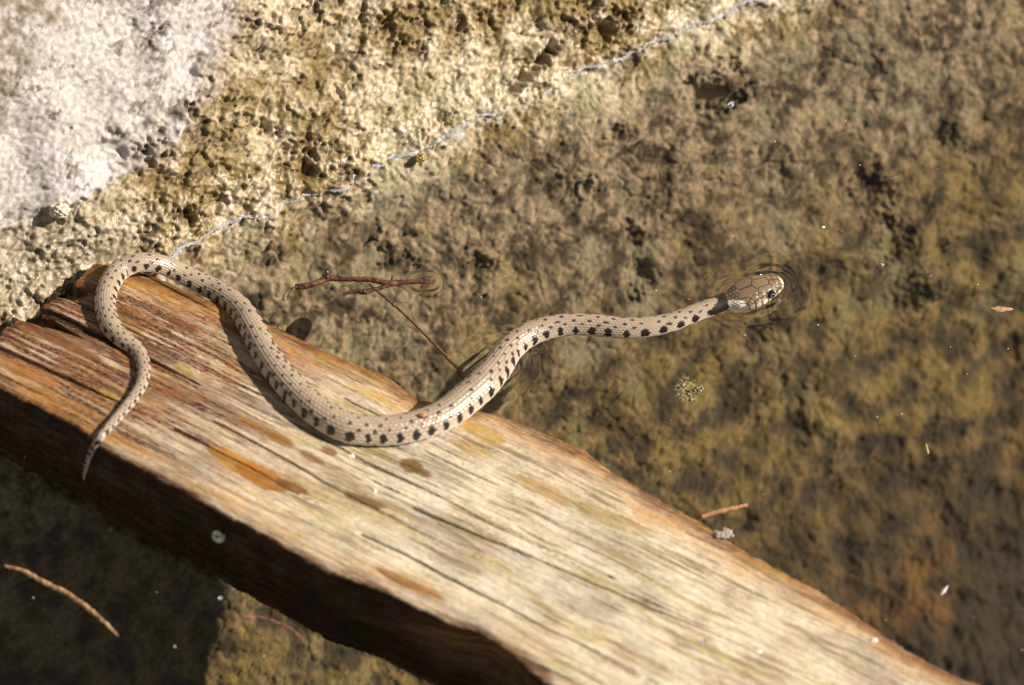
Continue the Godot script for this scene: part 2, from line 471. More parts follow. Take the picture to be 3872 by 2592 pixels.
# stains: x, f, half length, half width, red, green, blue, strength
var stains: Array = [[0.1546, 0.0885, 0.0167, 0.0053, 0.4600, 0.2150, 0.0300, 0.8500], [0.1733, 0.0892, 0.0153, 0.0062, 0.4000, 0.1600, 0.0250, 0.8500], [0.1890, 0.0868, 0.0106, 0.0043, 0.2000, 0.0850, 0.0250, 0.8000], [0.1512, 0.0591, 0.0172, 0.0028, 0.3000, 0.1500, 0.0350, 0.7000], [0.1634, 0.0605, 0.0083, 0.0028, 0.2600, 0.1300, 0.0300, 0.7000], [0.1850, 0.0613, 0.0078, 0.0025, 0.2700, 0.1500, 0.0600, 0.7500], [0.1897, 0.0508, 0.0042, 0.0028, 0.2000, 0.1100, 0.0500, 0.8000], [0.2322, 0.0356, 0.0061, 0.0050, 0.2000, 0.1150, 0.0400, 0.8500], [0.2398, 0.0367, 0.0056, 0.0028, 0.2000, 0.1100, 0.0400, 0.8000], [0.2244, 0.0733, 0.0117, 0.0034, 0.2300, 0.1350, 0.0600, 0.8000], [0.2324, 0.0718, 0.0056, 0.0022, 0.2300, 0.1350, 0.0600, 0.7000], [0.2529, -0.0098, 0.0117, 0.0062, 0.5000, 0.3000, 0.0500, 0.6000], [0.2531, 0.0048, 0.0111, 0.0050, 0.5000, 0.3200, 0.0700, 0.5000], [0.1845, -0.0013, 0.0167, 0.0022, 0.5500, 0.3600, 0.0800, 0.6000], [0.0702, 0.0873, 0.0072, 0.0025, 0.3800, 0.3000, 0.0500, 0.5000], [0.0914, 0.0462, 0.0056, 0.0028, 0.4000, 0.3400, 0.0800, 0.6000], [0.0693, 0.0455, 0.0139, 0.0037, 0.1000, 0.0400, 0.0160, 0.5500], [0.0706, 0.0148, 0.0111, 0.0031, 0.1500, 0.0600, 0.0200, 0.6000], [0.0220, 0.0679, 0.0250, 0.0031, 0.1600, 0.0550, 0.0200, 0.7000], [0.0230, 0.0984, 0.0195, 0.0037, 0.4200, 0.1700, 0.0500, 0.6000], [0.2773, 0.1109, 0.0195, 0.0028, 0.3400, 0.1700, 0.0500, 0.8000], [0.3002, 0.0097, 0.0167, 0.0043, 0.4500, 0.2600, 0.0700, 0.5000], [0.3426, 0.0070, 0.0222, 0.0056, 0.3800, 0.2600, 0.0900, 0.5000], [0.4281, -0.0098, 0.0167, 0.0031, 0.4200, 0.2400, 0.0600, 0.6000], [0.4707, -0.0043, 0.0222, 0.0025, 0.2200, 0.1100, 0.0400, 0.6000]]
var splits: Array = [[0.00238, 0.05257, 0.09430, 0.05058, 0.00350, 3.50000], [0.00102, 0.09213, 0.09375, 0.08839, 0.00160, 1.60000], [0.01080, 0.03496, 0.05936, 0.03724, 0.00120, 1.20000], [0.03483, -0.00586, 0.08104, -0.00495, 0.00100, 0.90000], [0.13506, 0.06923, 0.27317, 0.07655, 0.00090, 1.00000], [0.12184, 0.08798, 0.19818, 0.08902, 0.00100, 1.00000], [0.17029, 0.04461, 0.33910, 0.04974, 0.00080, 0.90000], [0.25916, 0.06219, 0.49562, 0.04628, 0.00100, 1.10000], [0.24605, 0.09510, 0.41948, 0.09979, 0.00100, 1.10000], [0.18326, 0.01072, 0.24150, 0.00422, 0.00080, 0.80000]]

func table(t: Array, x: float, col: int) -> float:
	var n := t.size()
	if x <= t[0][0]: return t[0][col]
	for k in n - 1:
		if x < t[k + 1][0]:
			var a: float = t[k][0]
			return lerpf(t[k][col], t[k + 1][col], (x - a) / (t[k + 1][0] - a))
	return t[n - 1][col]

func end_at(f: float) -> float:
	for k in end_f.size() - 1:
		if f < end_f[k + 1]:
			return lerpf(end_x[k], end_x[k + 1], clampf((f - end_f[k]) / (end_f[k + 1] - end_f[k]), 0.0, 1.0))
	return end_x[-1]

var tmp_c := Color.WHITE

# Height of the grain and, in tmp_c, the colour of the plank's upper face at (x, f).
func grain(x: float, f: float, from_a: float, from_b: float) -> float:
	var xm := x * 1000.0
	var fm := f * 1000.0 + 1.6 * n_big.get_noise_2d(xm * 0.9, f * 1000.0) + 0.5 * n_tone.get_noise_2d(xm * 1.2, f * 1000.0)
	var g1 := n_grain.get_noise_2d(xm * 0.035, fm * 1.15)          # fine fibres
	var g2 := n_grain.get_noise_2d(xm * 0.018 + 300.0, fm * 0.42)  # year rings
	var g3 := n_grain.get_noise_2d(xm * 0.010 + 700.0, fm * 0.15)  # broad bands
	var g4 := n_grain.get_noise_2d(xm * 0.16 + 90.0, fm * 2.0)     # flecks
	var soft := n_tone.get_noise_2d(xm * 0.55, fm * 0.8 + 40.0)
	var patch := n_tone.get_noise_2d(xm * 0.30 + 70.0, fm * 0.55)
	var line := ss(0.30, 0.60, n_grain.get_noise_2d(xm * 0.009 + 1300.0, fm * 0.46))
	line *= ss(-0.30, 0.25, n_tone.get_noise_2d(xm * 0.5 + 333.0, fm * 0.4))
	var h := g1 * 0.22 + g2 * 0.55 + g3 * 0.7 - line * 0.9 + n_fine.get_noise_2d(xm, fm) * 0.10
	var pale := Color(0.78, 0.675, 0.525)
	var grey := Color(0.46, 0.395, 0.325)
	var tan_ := Color(0.36, 0.235, 0.105)
	var c := pale.lerp(grey, clampf(0.36 + patch * 1.2 + g1 * 0.55 + 0.4 * soft, 0.0, 1.0))
	c = c.lerp(tan_, clampf(-0.12 - g2 * 1.3 + soft * 0.6 - g1 * 0.7 + g4 * 0.4, 0.0, 0.75))
	c = c.lerp(Color(0.40, 0.32, 0.09), ss(0.15, 0.5, n_tone.get_noise_2d(xm * 0.4 + 900.0, fm * 1.1)) * 0.5)
	c = c.lerp(Color(0.23, 0.155, 0.08), ss(0.2, 0.55, g4 * 0.8 - g1 * 0.5 + 0.3 * soft) * 0.4)
	var speck := n_fine.get_noise_2d(xm * 1.3, fm * 3.2)
	c = c * (1.0 + 0.34 * speck + 0.30 * g4)
	c = c.lerp(Color(0.24, 0.165, 0.09), ss(0.18, 0.5, speck * 0.8 - g1 * 0.5 - patch * 0.5) * 0.5)
	# fibres still brown where the weathered skin has worn off, mostly near the broken end
	var worn := ss(0.24, 0.0, x + 0.10 * g3 + 0.06 * soft + 0.05 * g2)
	worn = clampf(worn * 1.25 + worn * (1.5 * g2 + 1.2 * g1 + 0.8 * g4 + 0.6 * soft), 0.0, 1.0)
	worn *= 1.0 + 0.4 * speck
	var rust := Color(0.24, 0.08, 0.02).lerp(Color(0.045, 0.015, 0.007), clampf(0.48 + g2 * 1.4 + g4 * 0.5 + g1 * 0.4, 0.0, 1.0))
	rust = rust.lerp(Color(0.36, 0.150, 0.048), clampf(g1 * 1.2 - 0.05 + soft * 0.5, 0.0, 1.0))
	c = c.lerp(rust, worn * 0.95)
	# damp margins
	var ma := ss(0.012, 0.001, from_a + 0.006 * soft + 0.004 * g1)
	c = c.lerp(Color(0.52, 0.25, 0.05), ss(0.026, 0.007, from_a + 0.014 * soft + 0.004 * g2) * 0.75 * clampf(0.7 + g2 * 1.2 + g1 * 0.6, 0.0, 1.0))
	c = c.lerp(Color(0.13, 0.05, 0.018), ma * clampf(0.85 + g1 * 0.8 + g4 * 0.5, 0.0, 1.0))
	var mb := ss(0.007, 0.0005, from_b + 0.009 * soft + 0.004 * g2)
	c = c.lerp(Color(0.44, 0.23, 0.06), ss(0.026, 0.006, from_b + 0.014 * patch) * 0.5 * clampf(0.6 - g2 * 1.2, 0.0, 1.0))
	c = c.lerp(Color(0.15, 0.07, 0.035), mb * clampf(0.8 + g1 * 0.9 + g4 * 0.6, 0.0, 1.0) * 0.95)
	var hair := ss(0.80, 0.97, 1.0 - absf(n_grain.get_noise_2d(xm * 0.006 + 2100.0, fm * 0.17)) * 2.0) * ss(-0.4, 0.2, soft + 0.4 * g3)
	h -= 0.30 * hair
	c = c.lerp(Color(0.15, 0.085, 0.04), hair * 0.62)
	c = c.lerp(Color(0.07, 0.038, 0.018), clampf(line * 0.62, 0.0, 0.62))
	for e in stains:
		var dx: float = (x - e[0]) / e[2]
		var df: float = (fm * 0.001 - e[1]) / e[3]
		var q := dx * dx + df * df + soft * 0.8 + g1 * 0.35
		if q < 1.5:
			c = c.lerp(Color(e[4], e[5], e[6]).lerp(Color(0.10, 0.05, 0.016), clampf(0.15 - g2 * 0.8 + g4 * 0.3, 0.0, 0.7)), minf(e[7] * 1.12, 1.0) * ss(1.45, 1.0, q))
	for e in splits:
		var w: float = e[4]
		if x > e[0] - 0.01 and x < e[2] + 0.01:
			var t := clampf((x - e[0]) / (e[2] - e[0]), 0.0, 1.0)
			var d := absf(f - lerpf(e[1], e[3], t) - 0.0012 * soft) / (w * (1.0 - 0.85 * t * t))
			if d < 1.0:
				h -= e[5] * ss(1.0, 0.35, d)
				c = c.lerp(Color(0.035, 0.018, 0.009), ss(1.0, 0.5, d) * 0.9)
	tmp_c = c
	return h * 0.001

func make_plank() -> void:
	var nx := 620
	var n_side := 14
	var n_top := 270
	var n_face := 52
	var ny := n_side + n_top + n_face + 4
	var v := PackedVector3Array()
	var c := PackedColorArray()
	v.resize(nx * ny)
	c.resize(nx * ny)
	var uv := PackedVector2Array()
	uv.resize(nx * ny)
	for i in nx:
		var t := float(i) / (nx - 1)
		t = lerpf(t, t * t, 0.25)
		var xb := t * 0.78
		var fa := table(p_a, xb, 1)
		var ya := table(p_a, xb, 2)
		var fb := table(p_b, xb, 1)
		var yb := table(p_b, xb, 2)
		fa += 0.0011 * n_lump.get_noise_2d(xb * 900.0, 0.0) + 0.0005 * n_fine.get_noise_2d(xb * 1200.0, 30.0)
		fb += 0.0010 * n_lump.get_noise_2d(xb * 900.0, 500.0) + 0.0005 * n_fine.get_noise_2d(xb * 1200.0, 530.0)
		for j in ny:
			var f := 0.0
			var y := 0.0
			var col := Color.BLACK
			if j < n_side:                                   # the drowned edge
				var w := 1.0 - float(j) / n_side
				f = fa - 0.0022 * sin(PI * minf(w * 1.4, 1.0)) - 0.001 * w + 0.0007 * n_fine.get_noise_2d(xb * 700.0, w * 20.0)
				y = ya - 0.0012 - 0.020 * w
				col = Color(0.13, 0.062, 0.026).lerp(Color(0.28, 0.15, 0.05), clampf(0.4 + n_tone.get_noise_2d(xb * 1500.0, w * 40.0), 0.0, 1.0))
			elif j < n_side + n_top:
				var w := float(j - n_side) / (n_top - 1)
				f = lerpf(fa, fb, w)
				var da := (f - fa)
				var db := (fb - f)
				y = lerpf(ya, yb, w) - 0.0012 * exp(-da / 0.0012) - 0.0016 * exp(-db / 0.0010) - 0.0005 * ss(0.012, 0.0, db)
				y += 0.0010 * sin(w * PI)
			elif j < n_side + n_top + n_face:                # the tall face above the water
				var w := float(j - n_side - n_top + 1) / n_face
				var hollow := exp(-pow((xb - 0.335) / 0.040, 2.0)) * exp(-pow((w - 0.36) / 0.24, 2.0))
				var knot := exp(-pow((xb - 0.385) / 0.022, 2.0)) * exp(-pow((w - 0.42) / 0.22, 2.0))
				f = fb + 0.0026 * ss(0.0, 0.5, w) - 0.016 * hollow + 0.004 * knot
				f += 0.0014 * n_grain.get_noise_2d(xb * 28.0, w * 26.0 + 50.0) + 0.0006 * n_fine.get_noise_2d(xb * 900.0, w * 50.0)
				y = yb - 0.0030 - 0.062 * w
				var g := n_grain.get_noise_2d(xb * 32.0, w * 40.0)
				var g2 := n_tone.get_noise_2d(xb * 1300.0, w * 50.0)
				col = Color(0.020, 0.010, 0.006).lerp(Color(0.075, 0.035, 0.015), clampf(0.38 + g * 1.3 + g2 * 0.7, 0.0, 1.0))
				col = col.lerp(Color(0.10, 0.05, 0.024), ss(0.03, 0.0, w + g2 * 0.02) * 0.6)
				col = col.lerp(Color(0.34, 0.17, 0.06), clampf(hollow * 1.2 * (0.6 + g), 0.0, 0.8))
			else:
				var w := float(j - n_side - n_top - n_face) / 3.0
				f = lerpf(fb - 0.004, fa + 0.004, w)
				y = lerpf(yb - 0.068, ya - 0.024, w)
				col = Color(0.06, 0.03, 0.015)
			var x0 := end_at(f) + 0.0012 * n_fine.get_noise_2d(f * 2600.0, y * 500.0) + 0.0008 * n_lump.get_noise_2d(f * 4000.0, 7.0)
			var x := lerpf(x0, 0.78, t)
			if j >= n_side and j < n_side + n_top:
				y += grain(x, f, f - fa, fb - f) - 0.0016 * ss(0.006, 0.0, x - x0)
				col = tmp_c
				var brk := ss(0.0045, 0.0, x - x0 + 0.002 * n_fine.get_noise_2d(f * 3000.0, x * 1500.0))
				col = col.lerp(Color(0.17, 0.06, 0.02), brk * 0.8)
			uv[j * nx + i] = Vector2(x / 0.30, (f + (y if j < n_side or j >= n_side + n_top else 0.0)) / 0.055)
			v[j * nx + i] = P_AT * Vector3(1, 0, 1) + P_ALONG * x + P_ACROSS * f + Vector3(0, y, 0)
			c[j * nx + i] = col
	var st := SurfaceTool.new()
	var skin := grid(nx, ny, v, c, false, false, uv)
	st.append_from(skin, 0, Transform3D())
	# the broken end, closed by a fan of splintered fibres
	var ev := PackedVector3Array()
	var ec := PackedColorArray()
	var eu := PackedVector2Array()
	var nt := n_top
	for r in 10:
		var w := r / 9.0
		for j in nt:
			var a := v[(n_side + j) * nx]
			var fj := float(j) / (nt - 1)
			var low := lerpf(0.022, 0.062, fj)
			var q := a + Vector3(0, -low * w, 0) + P_ALONG * (0.006 * w + (0.0035 * n_fine.get_noise_2d(j * 1.4, w * 6.0) + 0.003 * n_lump.get_noise_2d(j * 2.0, w * 4.0)) * sin(PI * minf(w * 1.2, 1.0)))
			ev.append(q)
			eu.append(Vector2(w * 0.1, fj * 2.0))
			ec.append(Color(0.20, 0.075, 0.025).lerp(Color(0.045, 0.02, 0.01), clampf(0.45 + n_fine.get_noise_2d(j * 2.0, w * 20.0) + w * 0.6, 0.0, 1.0)))
	st.append_from(grid(nt, 10, ev, ec, false, true, eu), 0, Transform3D())
	var m := vmat(0.60, 0.4)
	var fibre := noise_picture(0.035, 4, 31, 1024, 1024, 0.0, 1.0)
	m.albedo_texture = noise_picture(0.02, 5, 32, 1024, 1024, 0.86, 1.0)
	m.heightmap_enabled = true
	m.heightmap_texture = fibre
	m.heightmap_scale = 0.035
	var o := piece(st.commit(), m, "plank")
	tag(o, "weathered wooden plank with splintered reddish end, lying half sunk under the snake", "plank")

# ---------------------------------------------------------------- snake

var spine: Array = [[-0.23744, -0.01600, 0.08886, 0.00048], [-0.23709, -0.00600, 0.09191, 0.00107], [-0.23557, 0.00600, 0.09526, 0.00133], [-0.23272, 0.02000, 0.09805, 0.00167], [-0.22873, 0.03400, 0.10034, 0.00191], [-0.22373, 0.04344, 0.09904, 0.00219], [-0.21602, 0.03977, 0.08292, 0.00267], [-0.20886, 0.03618, 0.06762, 0.00300], [-0.20494, 0.03372, 0.05575, 0.00329], [-0.20424, 0.03198, 0.04528, 0.00358], [-0.20648, 0.03048, 0.03400, 0.00396], [-0.21082, 0.03017, 0.02697, 0.00439], [-0.21901, 0.03073, 0.01998, 0.00501], [-0.22496, 0.03062, 0.01118, 0.00560], [-0.22853, 0.02916, -0.00060, 0.00572], [-0.22931, 0.02764, -0.01064, 0.00584], [-0.22782, 0.02539, -0.02290, 0.00596], [-0.22307, 0.02277, -0.03460, 0.00596], [-0.21365, 0.02300, -0.03954, 0.00560], [-0.20378, 0.02000, -0.04166, 0.00560], [-0.19466, 0.01500, -0.04187, 0.00572], [-0.18425, 0.01100, -0.03836, 0.00584], [-0.17286, 0.00900, -0.03291, 0.00608], [-0.16181, 0.01100, -0.02331, 0.00644], [-0.15344, 0.01400, -0.01203, 0.00667], [-0.14662, 0.01826, 0.00363, 0.00703], [-0.13889, 0.02054, 0.02164, 0.00739], [-0.12957, 0.02251, 0.03922, 0.00775], [-0.11875, 0.02389, 0.05465, 0.00810], [-0.10665, 0.02502, 0.06824, 0.00846], [-0.09169, 0.02448, 0.07807, 0.00858], [-0.07611, 0.02180, 0.07877, 0.00846], [-0.06174, 0.02001, 0.07654, 0.00846], [-0.04811, 0.01786, 0.07072, 0.00858], [-0.03662, 0.01574, 0.06277, 0.00894], [-0.02533, 0.01395, 0.05046, 0.00918], [-0.01613, 0.01300, 0.03931, 0.00906], [-0.00836, 0.00900, 0.02450, 0.00834], [-0.00148, 0.00550, 0.00932, 0.00751], [0.00819, 0.00400, -0.00160, 0.00703], [0.02013, 0.00360, -0.00759, 0.00656], [0.03333, 0.00350, -0.01021, 0.00632], [0.04774, 0.00340, -0.00965, 0.00627], [0.06338, 0.00340, -0.00775, 0.00608], [0.07632, 0.00320, -0.00854, 0.00584], [0.08934, 0.00300, -0.01187, 0.00548], [0.10094, 0.00300, -0.01727, 0.00512], [0.11157, 0.00300, -0.02236, 0.00509], [0.12120, 0.00320, -0.02699, 0.00497], [0.12975, 0.00440, -0.02987, 0.00497], [0.13837, 0.00460, -0.03324, 0.00497], [0.14706, 0.00420, -0.03741, 0.00497], [0.15554, 0.00360, -0.04144, 0.00497]]    # x, y, z, radius from the tail's tip to the snout
var head_t: Array = [[0.0, 5.0, 4.75, 5.0], [0.08, 5.9, 5.0, 5.4], [0.18, 8.0, 5.7, 5.8], [0.30, 9.8, 6.2, 6.2], [0.42, 10.2, 6.6, 6.2], [0.54, 9.6, 6.9, 5.8], [0.64, 8.6, 6.6, 5.2], [0.74, 7.3, 5.9, 4.6], [0.84, 6.0, 4.9, 4.0], [0.91, 4.8, 3.9, 3.2], [0.96, 3.5, 2.9, 2.3], [0.985, 2.2, 1.9, 1.5], [1.0, 0.25, 0.25, 0.2]]
# head shields: number, place along the head, place out from the midline (mm)
var shields: Array = [[1, 10.0, 2.6], [1, 13.0, 3.0], [1, 16.0, 3.0], [2, 19.3, 0.0], [2, 22.0, 0.0], [2, 24.6, 0.0], [3, 20.6, 4.3], [3, 23.2, 4.4], [3, 25.8, 4.0], [4, 28.4, 1.9], [4, 28.6, 4.0], [5, 32.0, 1.5], [6, 35.6, 0.0], [6, 36.6, 2.2], [7, 32.0, 4.4], [8, 29.6, 6.3], [9, 19.2, 7.4], [10, 20.0, 9.6], [11, 15.5, 7.6], [12, 12.6, 9.3], [13, 10.0, 7.2], [14, 8.6, 9.8], [15, 17.0, 10.0], [16, 25.6, 7.4], [17, 28.0, 7.8], [20, 35.2, 5.0], [21, 31.8, 7.4], [22, 28.4, 9.6], [23, 24.6, 10.8], [24, 20.8, 12.0], [25, 17.0, 12.6], [26, 13.2, 12.6], [27, 9.6, 12.4]]

func hash2(a: float, b: float) -> float:
	var x := sin(a * 127.1 + b * 311.7) * 43758.5453
	return x - floorf(x)

func make_snake() -> void:
	var pts := []
	for e in spine: pts.append(Vector3(e[0], e[1], e[2]))
	# even steps along the line
	var fine_k := PackedFloat32Array()
	var fine_s := PackedFloat32Array()
	var total := 0.0
	var prev: Vector3 = pts[0]
	var nk := (pts.size() - 1) * 40
	for k in nk + 1:
		var q := along(pts, k / 40.0)
		total += q.distance_to(prev)
		prev = q
		fine_k.append(k / 40.0)
		fine_s.append(total)
	var head_len: float = 0.03741
	var body_len := total - head_len
	var rings_n := []
	var s_at := 0.0
	while s_at < body_len:
		rings_n.append(s_at)
		s_at += 0.00048
	var hs := 0.0
	while hs < 0.995:
		rings_n.append(body_len + hs * head_len)
		hs += 0.0066
	rings_n.append(total - 0.0001)
	rings_n.append(total)
	var sides := 120
	var ny := rings_n.size()
	var v := PackedVector3Array()
	var c := PackedColorArray()
	v.resize(sides * ny)
	c.resize(sides * ny)
	var at_k := 0
	var row := 0.0       # counts scales along the body
	var bar := 0.0       # counts blotches along the body
	var last_s := 0.0
	var eye_at := [Vector3.ZERO, Vector3.ZERO]
	var eye_out := [Vector3.ZERO, Vector3.ZERO]
	var nose := [Vector3.ZERO, Vector3.ZERO]
	var smooth_dir := Vector3.ZERO
	for j in ny:
		var s: float = rings_n[j]
		while at_k < fine_s.size() - 2 and fine_s[at_k + 1] < s: at_k += 1
		var ft := clampf((s - fine_s[at_k]) / maxf(fine_s[at_k + 1] - fine_s[at_k], 1e-9), 0.0, 1.0)
		var k := lerpf(fine_k[at_k], fine_k[at_k + 1], ft)
		var at := along(pts, k)
		var last := pts.size() - 1.0
		var dir := (along(pts, minf(k + 0.12, last)) - along(pts, maxf(k - 0.12, 0.0))).normalized()
		var side := dir.cross(Vector3.UP).normalized()
		var upv := side.cross(dir)
		var i0 := clampi(int(k), 0, spine.size() - 2)
		var r: float = lerpf(spine[i0][3], spine[i0 + 1][3], ss(0.0, 1.0, clampf(k - i0, 0.0, 1.0)))
		if s < 0.004: r *= sqrt(clampf(s / 0.004, 0.02, 1.0))
		var th := (s - body_len) / head_len
		row += (s - last_s) / clampf(0.36 * r, 0.0011, 0.0028)
		var period := lerpf(0.0060, 0.0083, ss(0.10, 0.32, s))
		period = lerpf(period, 0.0098, ss(0.46, 0.60, s))
		bar += (s - last_s) / period
		last_s = s
		for i in sides:
			var a := TAU * (i + 0.0) / sides - PI           # 0 = back, +-PI = belly
			var sn := sin(a)
			var cs := cos(a)
			var q: Vector3
			var col: Color
			if th <= 0.0:
				var m := a / deg_to_rad(14.6)                 # scale rows round the body
				var rr := row + 0.5 * fposmod(roundf(m), 2.0)
				var ci := roundf(m)
				var along_cell := rr - floorf(rr)              # 0 at the tail end
				# lozenge scales: pick the nearer of two lattice points
				var best := 9.0
				var second := 9.0
				var cm := 0.0
				var crow := 0.0
				for dm in [-1.0, 0.0, 1.0]:
					var mm: float = ci + dm
					var off := 0.5 * fposmod(mm, 2.0)
					var r0 := roundf(row - off) + off
					var dd := sqrt(pow((m - mm) * 0.92, 2.0) + pow((row - r0) * 1.0, 2.0))
					if dd < best:
						second = best
						best = dd; cm = mm; crow = r0
					elif dd < second:
						second = dd
				var seam := ss(0.0, 0.26, second - best)
				var belly := absf(a) > 2.05
				var tilt := (row - crow) * -0.30
				var h := 0.0
				if not belly:
					h = (seam * 0.55 + tilt * 0.9 + 0.10 * exp(-pow((m - cm) / 0.12, 2.0)) * seam) * 0.085 * minf(r, 0.0075)
				else:
					var bl := row * 0.8 - floorf(row * 0.8)
					h = (bl - 0.5) * 0.07 * r
					seam = ss(0.0, 0.12, bl)
				q = at + (side * sn + upv * cs * (0.94 if cs > 0.0 else 0.86)) * (r + h)
				# colour, taken scale by scale
				var ca := lerpf(a, cm * deg_to_rad(14.6), 0.5)
				var cb := bar + (crow - row) * 0.30
				cb = lerpf(bar, cb, 0.5)
				var aa := rad_to_deg(absf(ca))
				var sgn := 1.0 if a > 0.0 else 0.0
				col = Color(0.37, 0.288, 0.218).lerp(Color(0.57, 0.485, 0.405), ss(45.0, 95.0, rad_to_deg(absf(a))))
				col = col.lerp(Color(0.78, 0.72, 0.64), ss(84.0, 116.0, rad_to_deg(absf(a))))
				col = col * (0.93 + 0.14 * hash2(cm, crow))
				var idx := floorf(cb + 0.31 * sgn)
				var fr := cb + 0.31 * sgn - idx - 0.5
				var rnd := hash2(idx, sgn + 3.0)
				var rnd2 := hash2(idx, sgn + 9.0)
				var ink := 0.0
				# flank bars
				var qx := fr / (0.185 + 0.08 * rnd)
				var qa := (aa - 70.0 - 8.0 * (rnd2 - 0.5)) / (21.0 + 11.0 * rnd2)
				ink = maxf(ink, ss(1.15, 0.80, qx * qx + qa * qa))
				if s < 0.07: ink = maxf(ink, ss(1.15, 0.8, qx * qx * 0.8 + pow((aa - 72.0) / 52.0, 2.0)))
				# two rows of small spots on the back
				for w in [[0.52, 36.0, 0.15, 7.5], [0.05, 15.0, 0.13, 5.5]]:
					var idb: float = floorf(cb + w[0] + 0.4 * sgn)
					var fb: float = cb + w[0] + 0.4 * sgn - idb - 0.5
					var rb := hash2(idb, w[1] + sgn)
					if rb > 0.22:
						qx = fb / (w[2] * (0.75 + 0.6 * rb))
						qa = (aa - w[1] - 8.0 * (rb - 0.5)) / (w[3] * (0.8 + 0.5 * rb))
						ink = maxf(ink, ss(1.2, 0.7, qx * qx + qa * qa) * 0.92)
				# low spots beside the belly
				var idc := floorf(cb + 0.5 + 0.31 * sgn)
				var fc := cb + 0.5 + 0.31 * sgn - idc - 0.5
				qx = fc / 0.20
				qa = (aa - 117.0) / 13.0
				ink = maxf(ink, ss(1.2, 0.75, qx * qx + qa * qa) * 0.95)
				# black collar behind the head
				var back := (body_len - s) * 1000.0
				var reach := 4.5 + 8.0 * ss(15.0, 60.0, aa) - 5.0 * ss(88.0, 118.0, aa)
				ink = maxf(ink, ss(reach + 1.0, reach - 1.0, back + 1.4 * (hash2(cm, crow) - 0.5)) * ss(130.0, 112.0, aa))
				col = col.lerp(Color(0.016, 0.013, 0.012), ink)
				col = col.lerp(col * 0.36, (1.0 - seam) * 0.8)
			else:
				var w3 := Vector3(table(head_t, th, 1), table(head_t, th, 2), table(head_t, th, 3)) * 0.001
				var hh := w3.y if cs > 0.0 else w3.z
				var ex := 0.84
				var px := signf(sn) * pow(absf(sn), ex) * w3.x
				var py := signf(cs) * pow(absf(cs), ex) * hh
				var out := px * (0.92 if cs < -0.3 else 1.0)
				var lat := absf(a) * (w3.x + hh) * 0.5 * 1000.0 * 1.04
				var mmx := th * head_len * 1000.0
				var b1 := 99.0
				var b2 := 99.0
				var id1 := -1
				if mmx < 9.0 - 0.25 * lat or mmx < 3.0 + lat * 0.45 - 1.0:
					# small scales of the nape, as on the body
					var m := signf(a) * lat / 1.75
					var rw := mmx / 2.1
					for dm in [-1.0, 0.0, 1.0]:
						var mm: float = roundf(m) + dm
						var off := 0.5 * fposmod(mm, 2.0)
						var r0 := roundf(rw - off) + off
						var dd := sqrt(pow((m - mm) * 0.92, 2.0) + pow(rw - r0, 2.0)) * 1.5
						if dd < b1:
							b2 = b1; b1 = dd; id1 = 100 + int(mm * 7 + r0)
						elif dd < b2: b2 = dd
				else:
					for e in shields:
						var dx: float = mmx - e[1]
						var sg := 1.0
						var dl: float = lat - e[2]
						var dd := sqrt(dx * dx + dl * dl)
						var idn: int = e[0]
						if dd < b1:
							if idn != id1: b2 = b1
							b1 = dd; id1 = idn
						elif dd < b2 and idn != id1:
							b2 = dd
					# paired shields meet on the midline
					if id1 in [1, 4, 5]: b2 = minf(b2, b1 + 2.0 * lat)
				var seam := ss(0.0, 0.95 if id1 < 20 or id1 > 99 else 1.5, b2 - b1)
				var lift := (0.00028 * seam) * ss(1.0, 0.9, th) * ss(0.0, 0.05, th)
				var eye_d := Vector2(mmx - 25.0, lat - 8.1).length()
				var pushed := 0.0007 * exp(-pow(eye_d / 3.0, 2.0))
				var n := (side * out + upv * py).normalized()
				q = at + side * out + upv * py + n * (lift + pushed)
				if lat > 7.4 and lat < 8.9 and absf(mmx - 25.0) < 0.3:
					var w := 1 if a > 0.0 else 0
					eye_at[w] = q - n * 0.0009
					eye_out[w] = n
				if lat > 4.6 and lat < 5.6 and absf(mmx - 33.0) < 0.3:
					nose[1 if a > 0.0 else 0] = q
				col = Color(0.150, 0.100, 0.058).lerp(Color(0.205, 0.143, 0.088), hash2(id1, 2.0))
				var lip := ss(9.2, 10.6, lat + 1.6 * ss(28.0, 34.0, mmx) * 2.0)
				col = col.lerp(Color(0.70, 0.64, 0.50), lip * ss(14.0, 20.0, mmx) + ss(33.6, 35.0, mmx) * 0.8 * ss(1.0, 2.2, lat) if lip > 0.0 or mmx > 33.6 else 0.0)
				if id1 == 16 or id1 == 17: col = Color(0.84, 0.80, 0.70)
				if mmx > 34.6: col = Color(0.62, 0.52, 0.36)
				# pale collar
				var coll := ss(2.6, 4.2, lat) * ss(10.5, 8.8, mmx - 0.16 * (lat - 8.0) + 4.5 * ss(7.0, 3.0, lat)) * ss(-0.5, 0.5, mmx)
				col = col.lerp(Color(0.90, 0.87, 0.80), coll)
				if lat > 10.6 and mmx > 9.0 and mmx < 20.0: col = col.lerp(Color(0.52, 0.46, 0.36), 0.7)
				if lat < 5.6: col = col.lerp(Color(0.02, 0.015, 0.013), ss(2.4, 0.4, mmx + lat * 0.1))
				else: col = col.lerp(Color(0.02, 0.015, 0.013), ss(1.6, 0.4, mmx + 1.6 * (hash2(id1, 5.0) - 0.5)))
				if eye_d < 3.5: col = col.lerp(Color(0.03, 0.025, 0.02), ss(3.5, 3.0, eye_d))
				var dark_seam := (1.0 - seam) * (1.0 if id1 < 99 else 0.7)
				col = col.lerp(Color(0.025, 0.017, 0.012), dark_seam * 0.92)
				if lat > 15.0: col = Color(0.6, 0.55, 0.45)
			v[j * sides + i] = q
			c[j * sides + i] = col
	var m := vmat(0.27, 0.55)
	var snake := base("snake", Vector3.ZERO)
	tag(snake, "beige grass snake with black blotches, sliding off the plank with its head in the water", "snake")
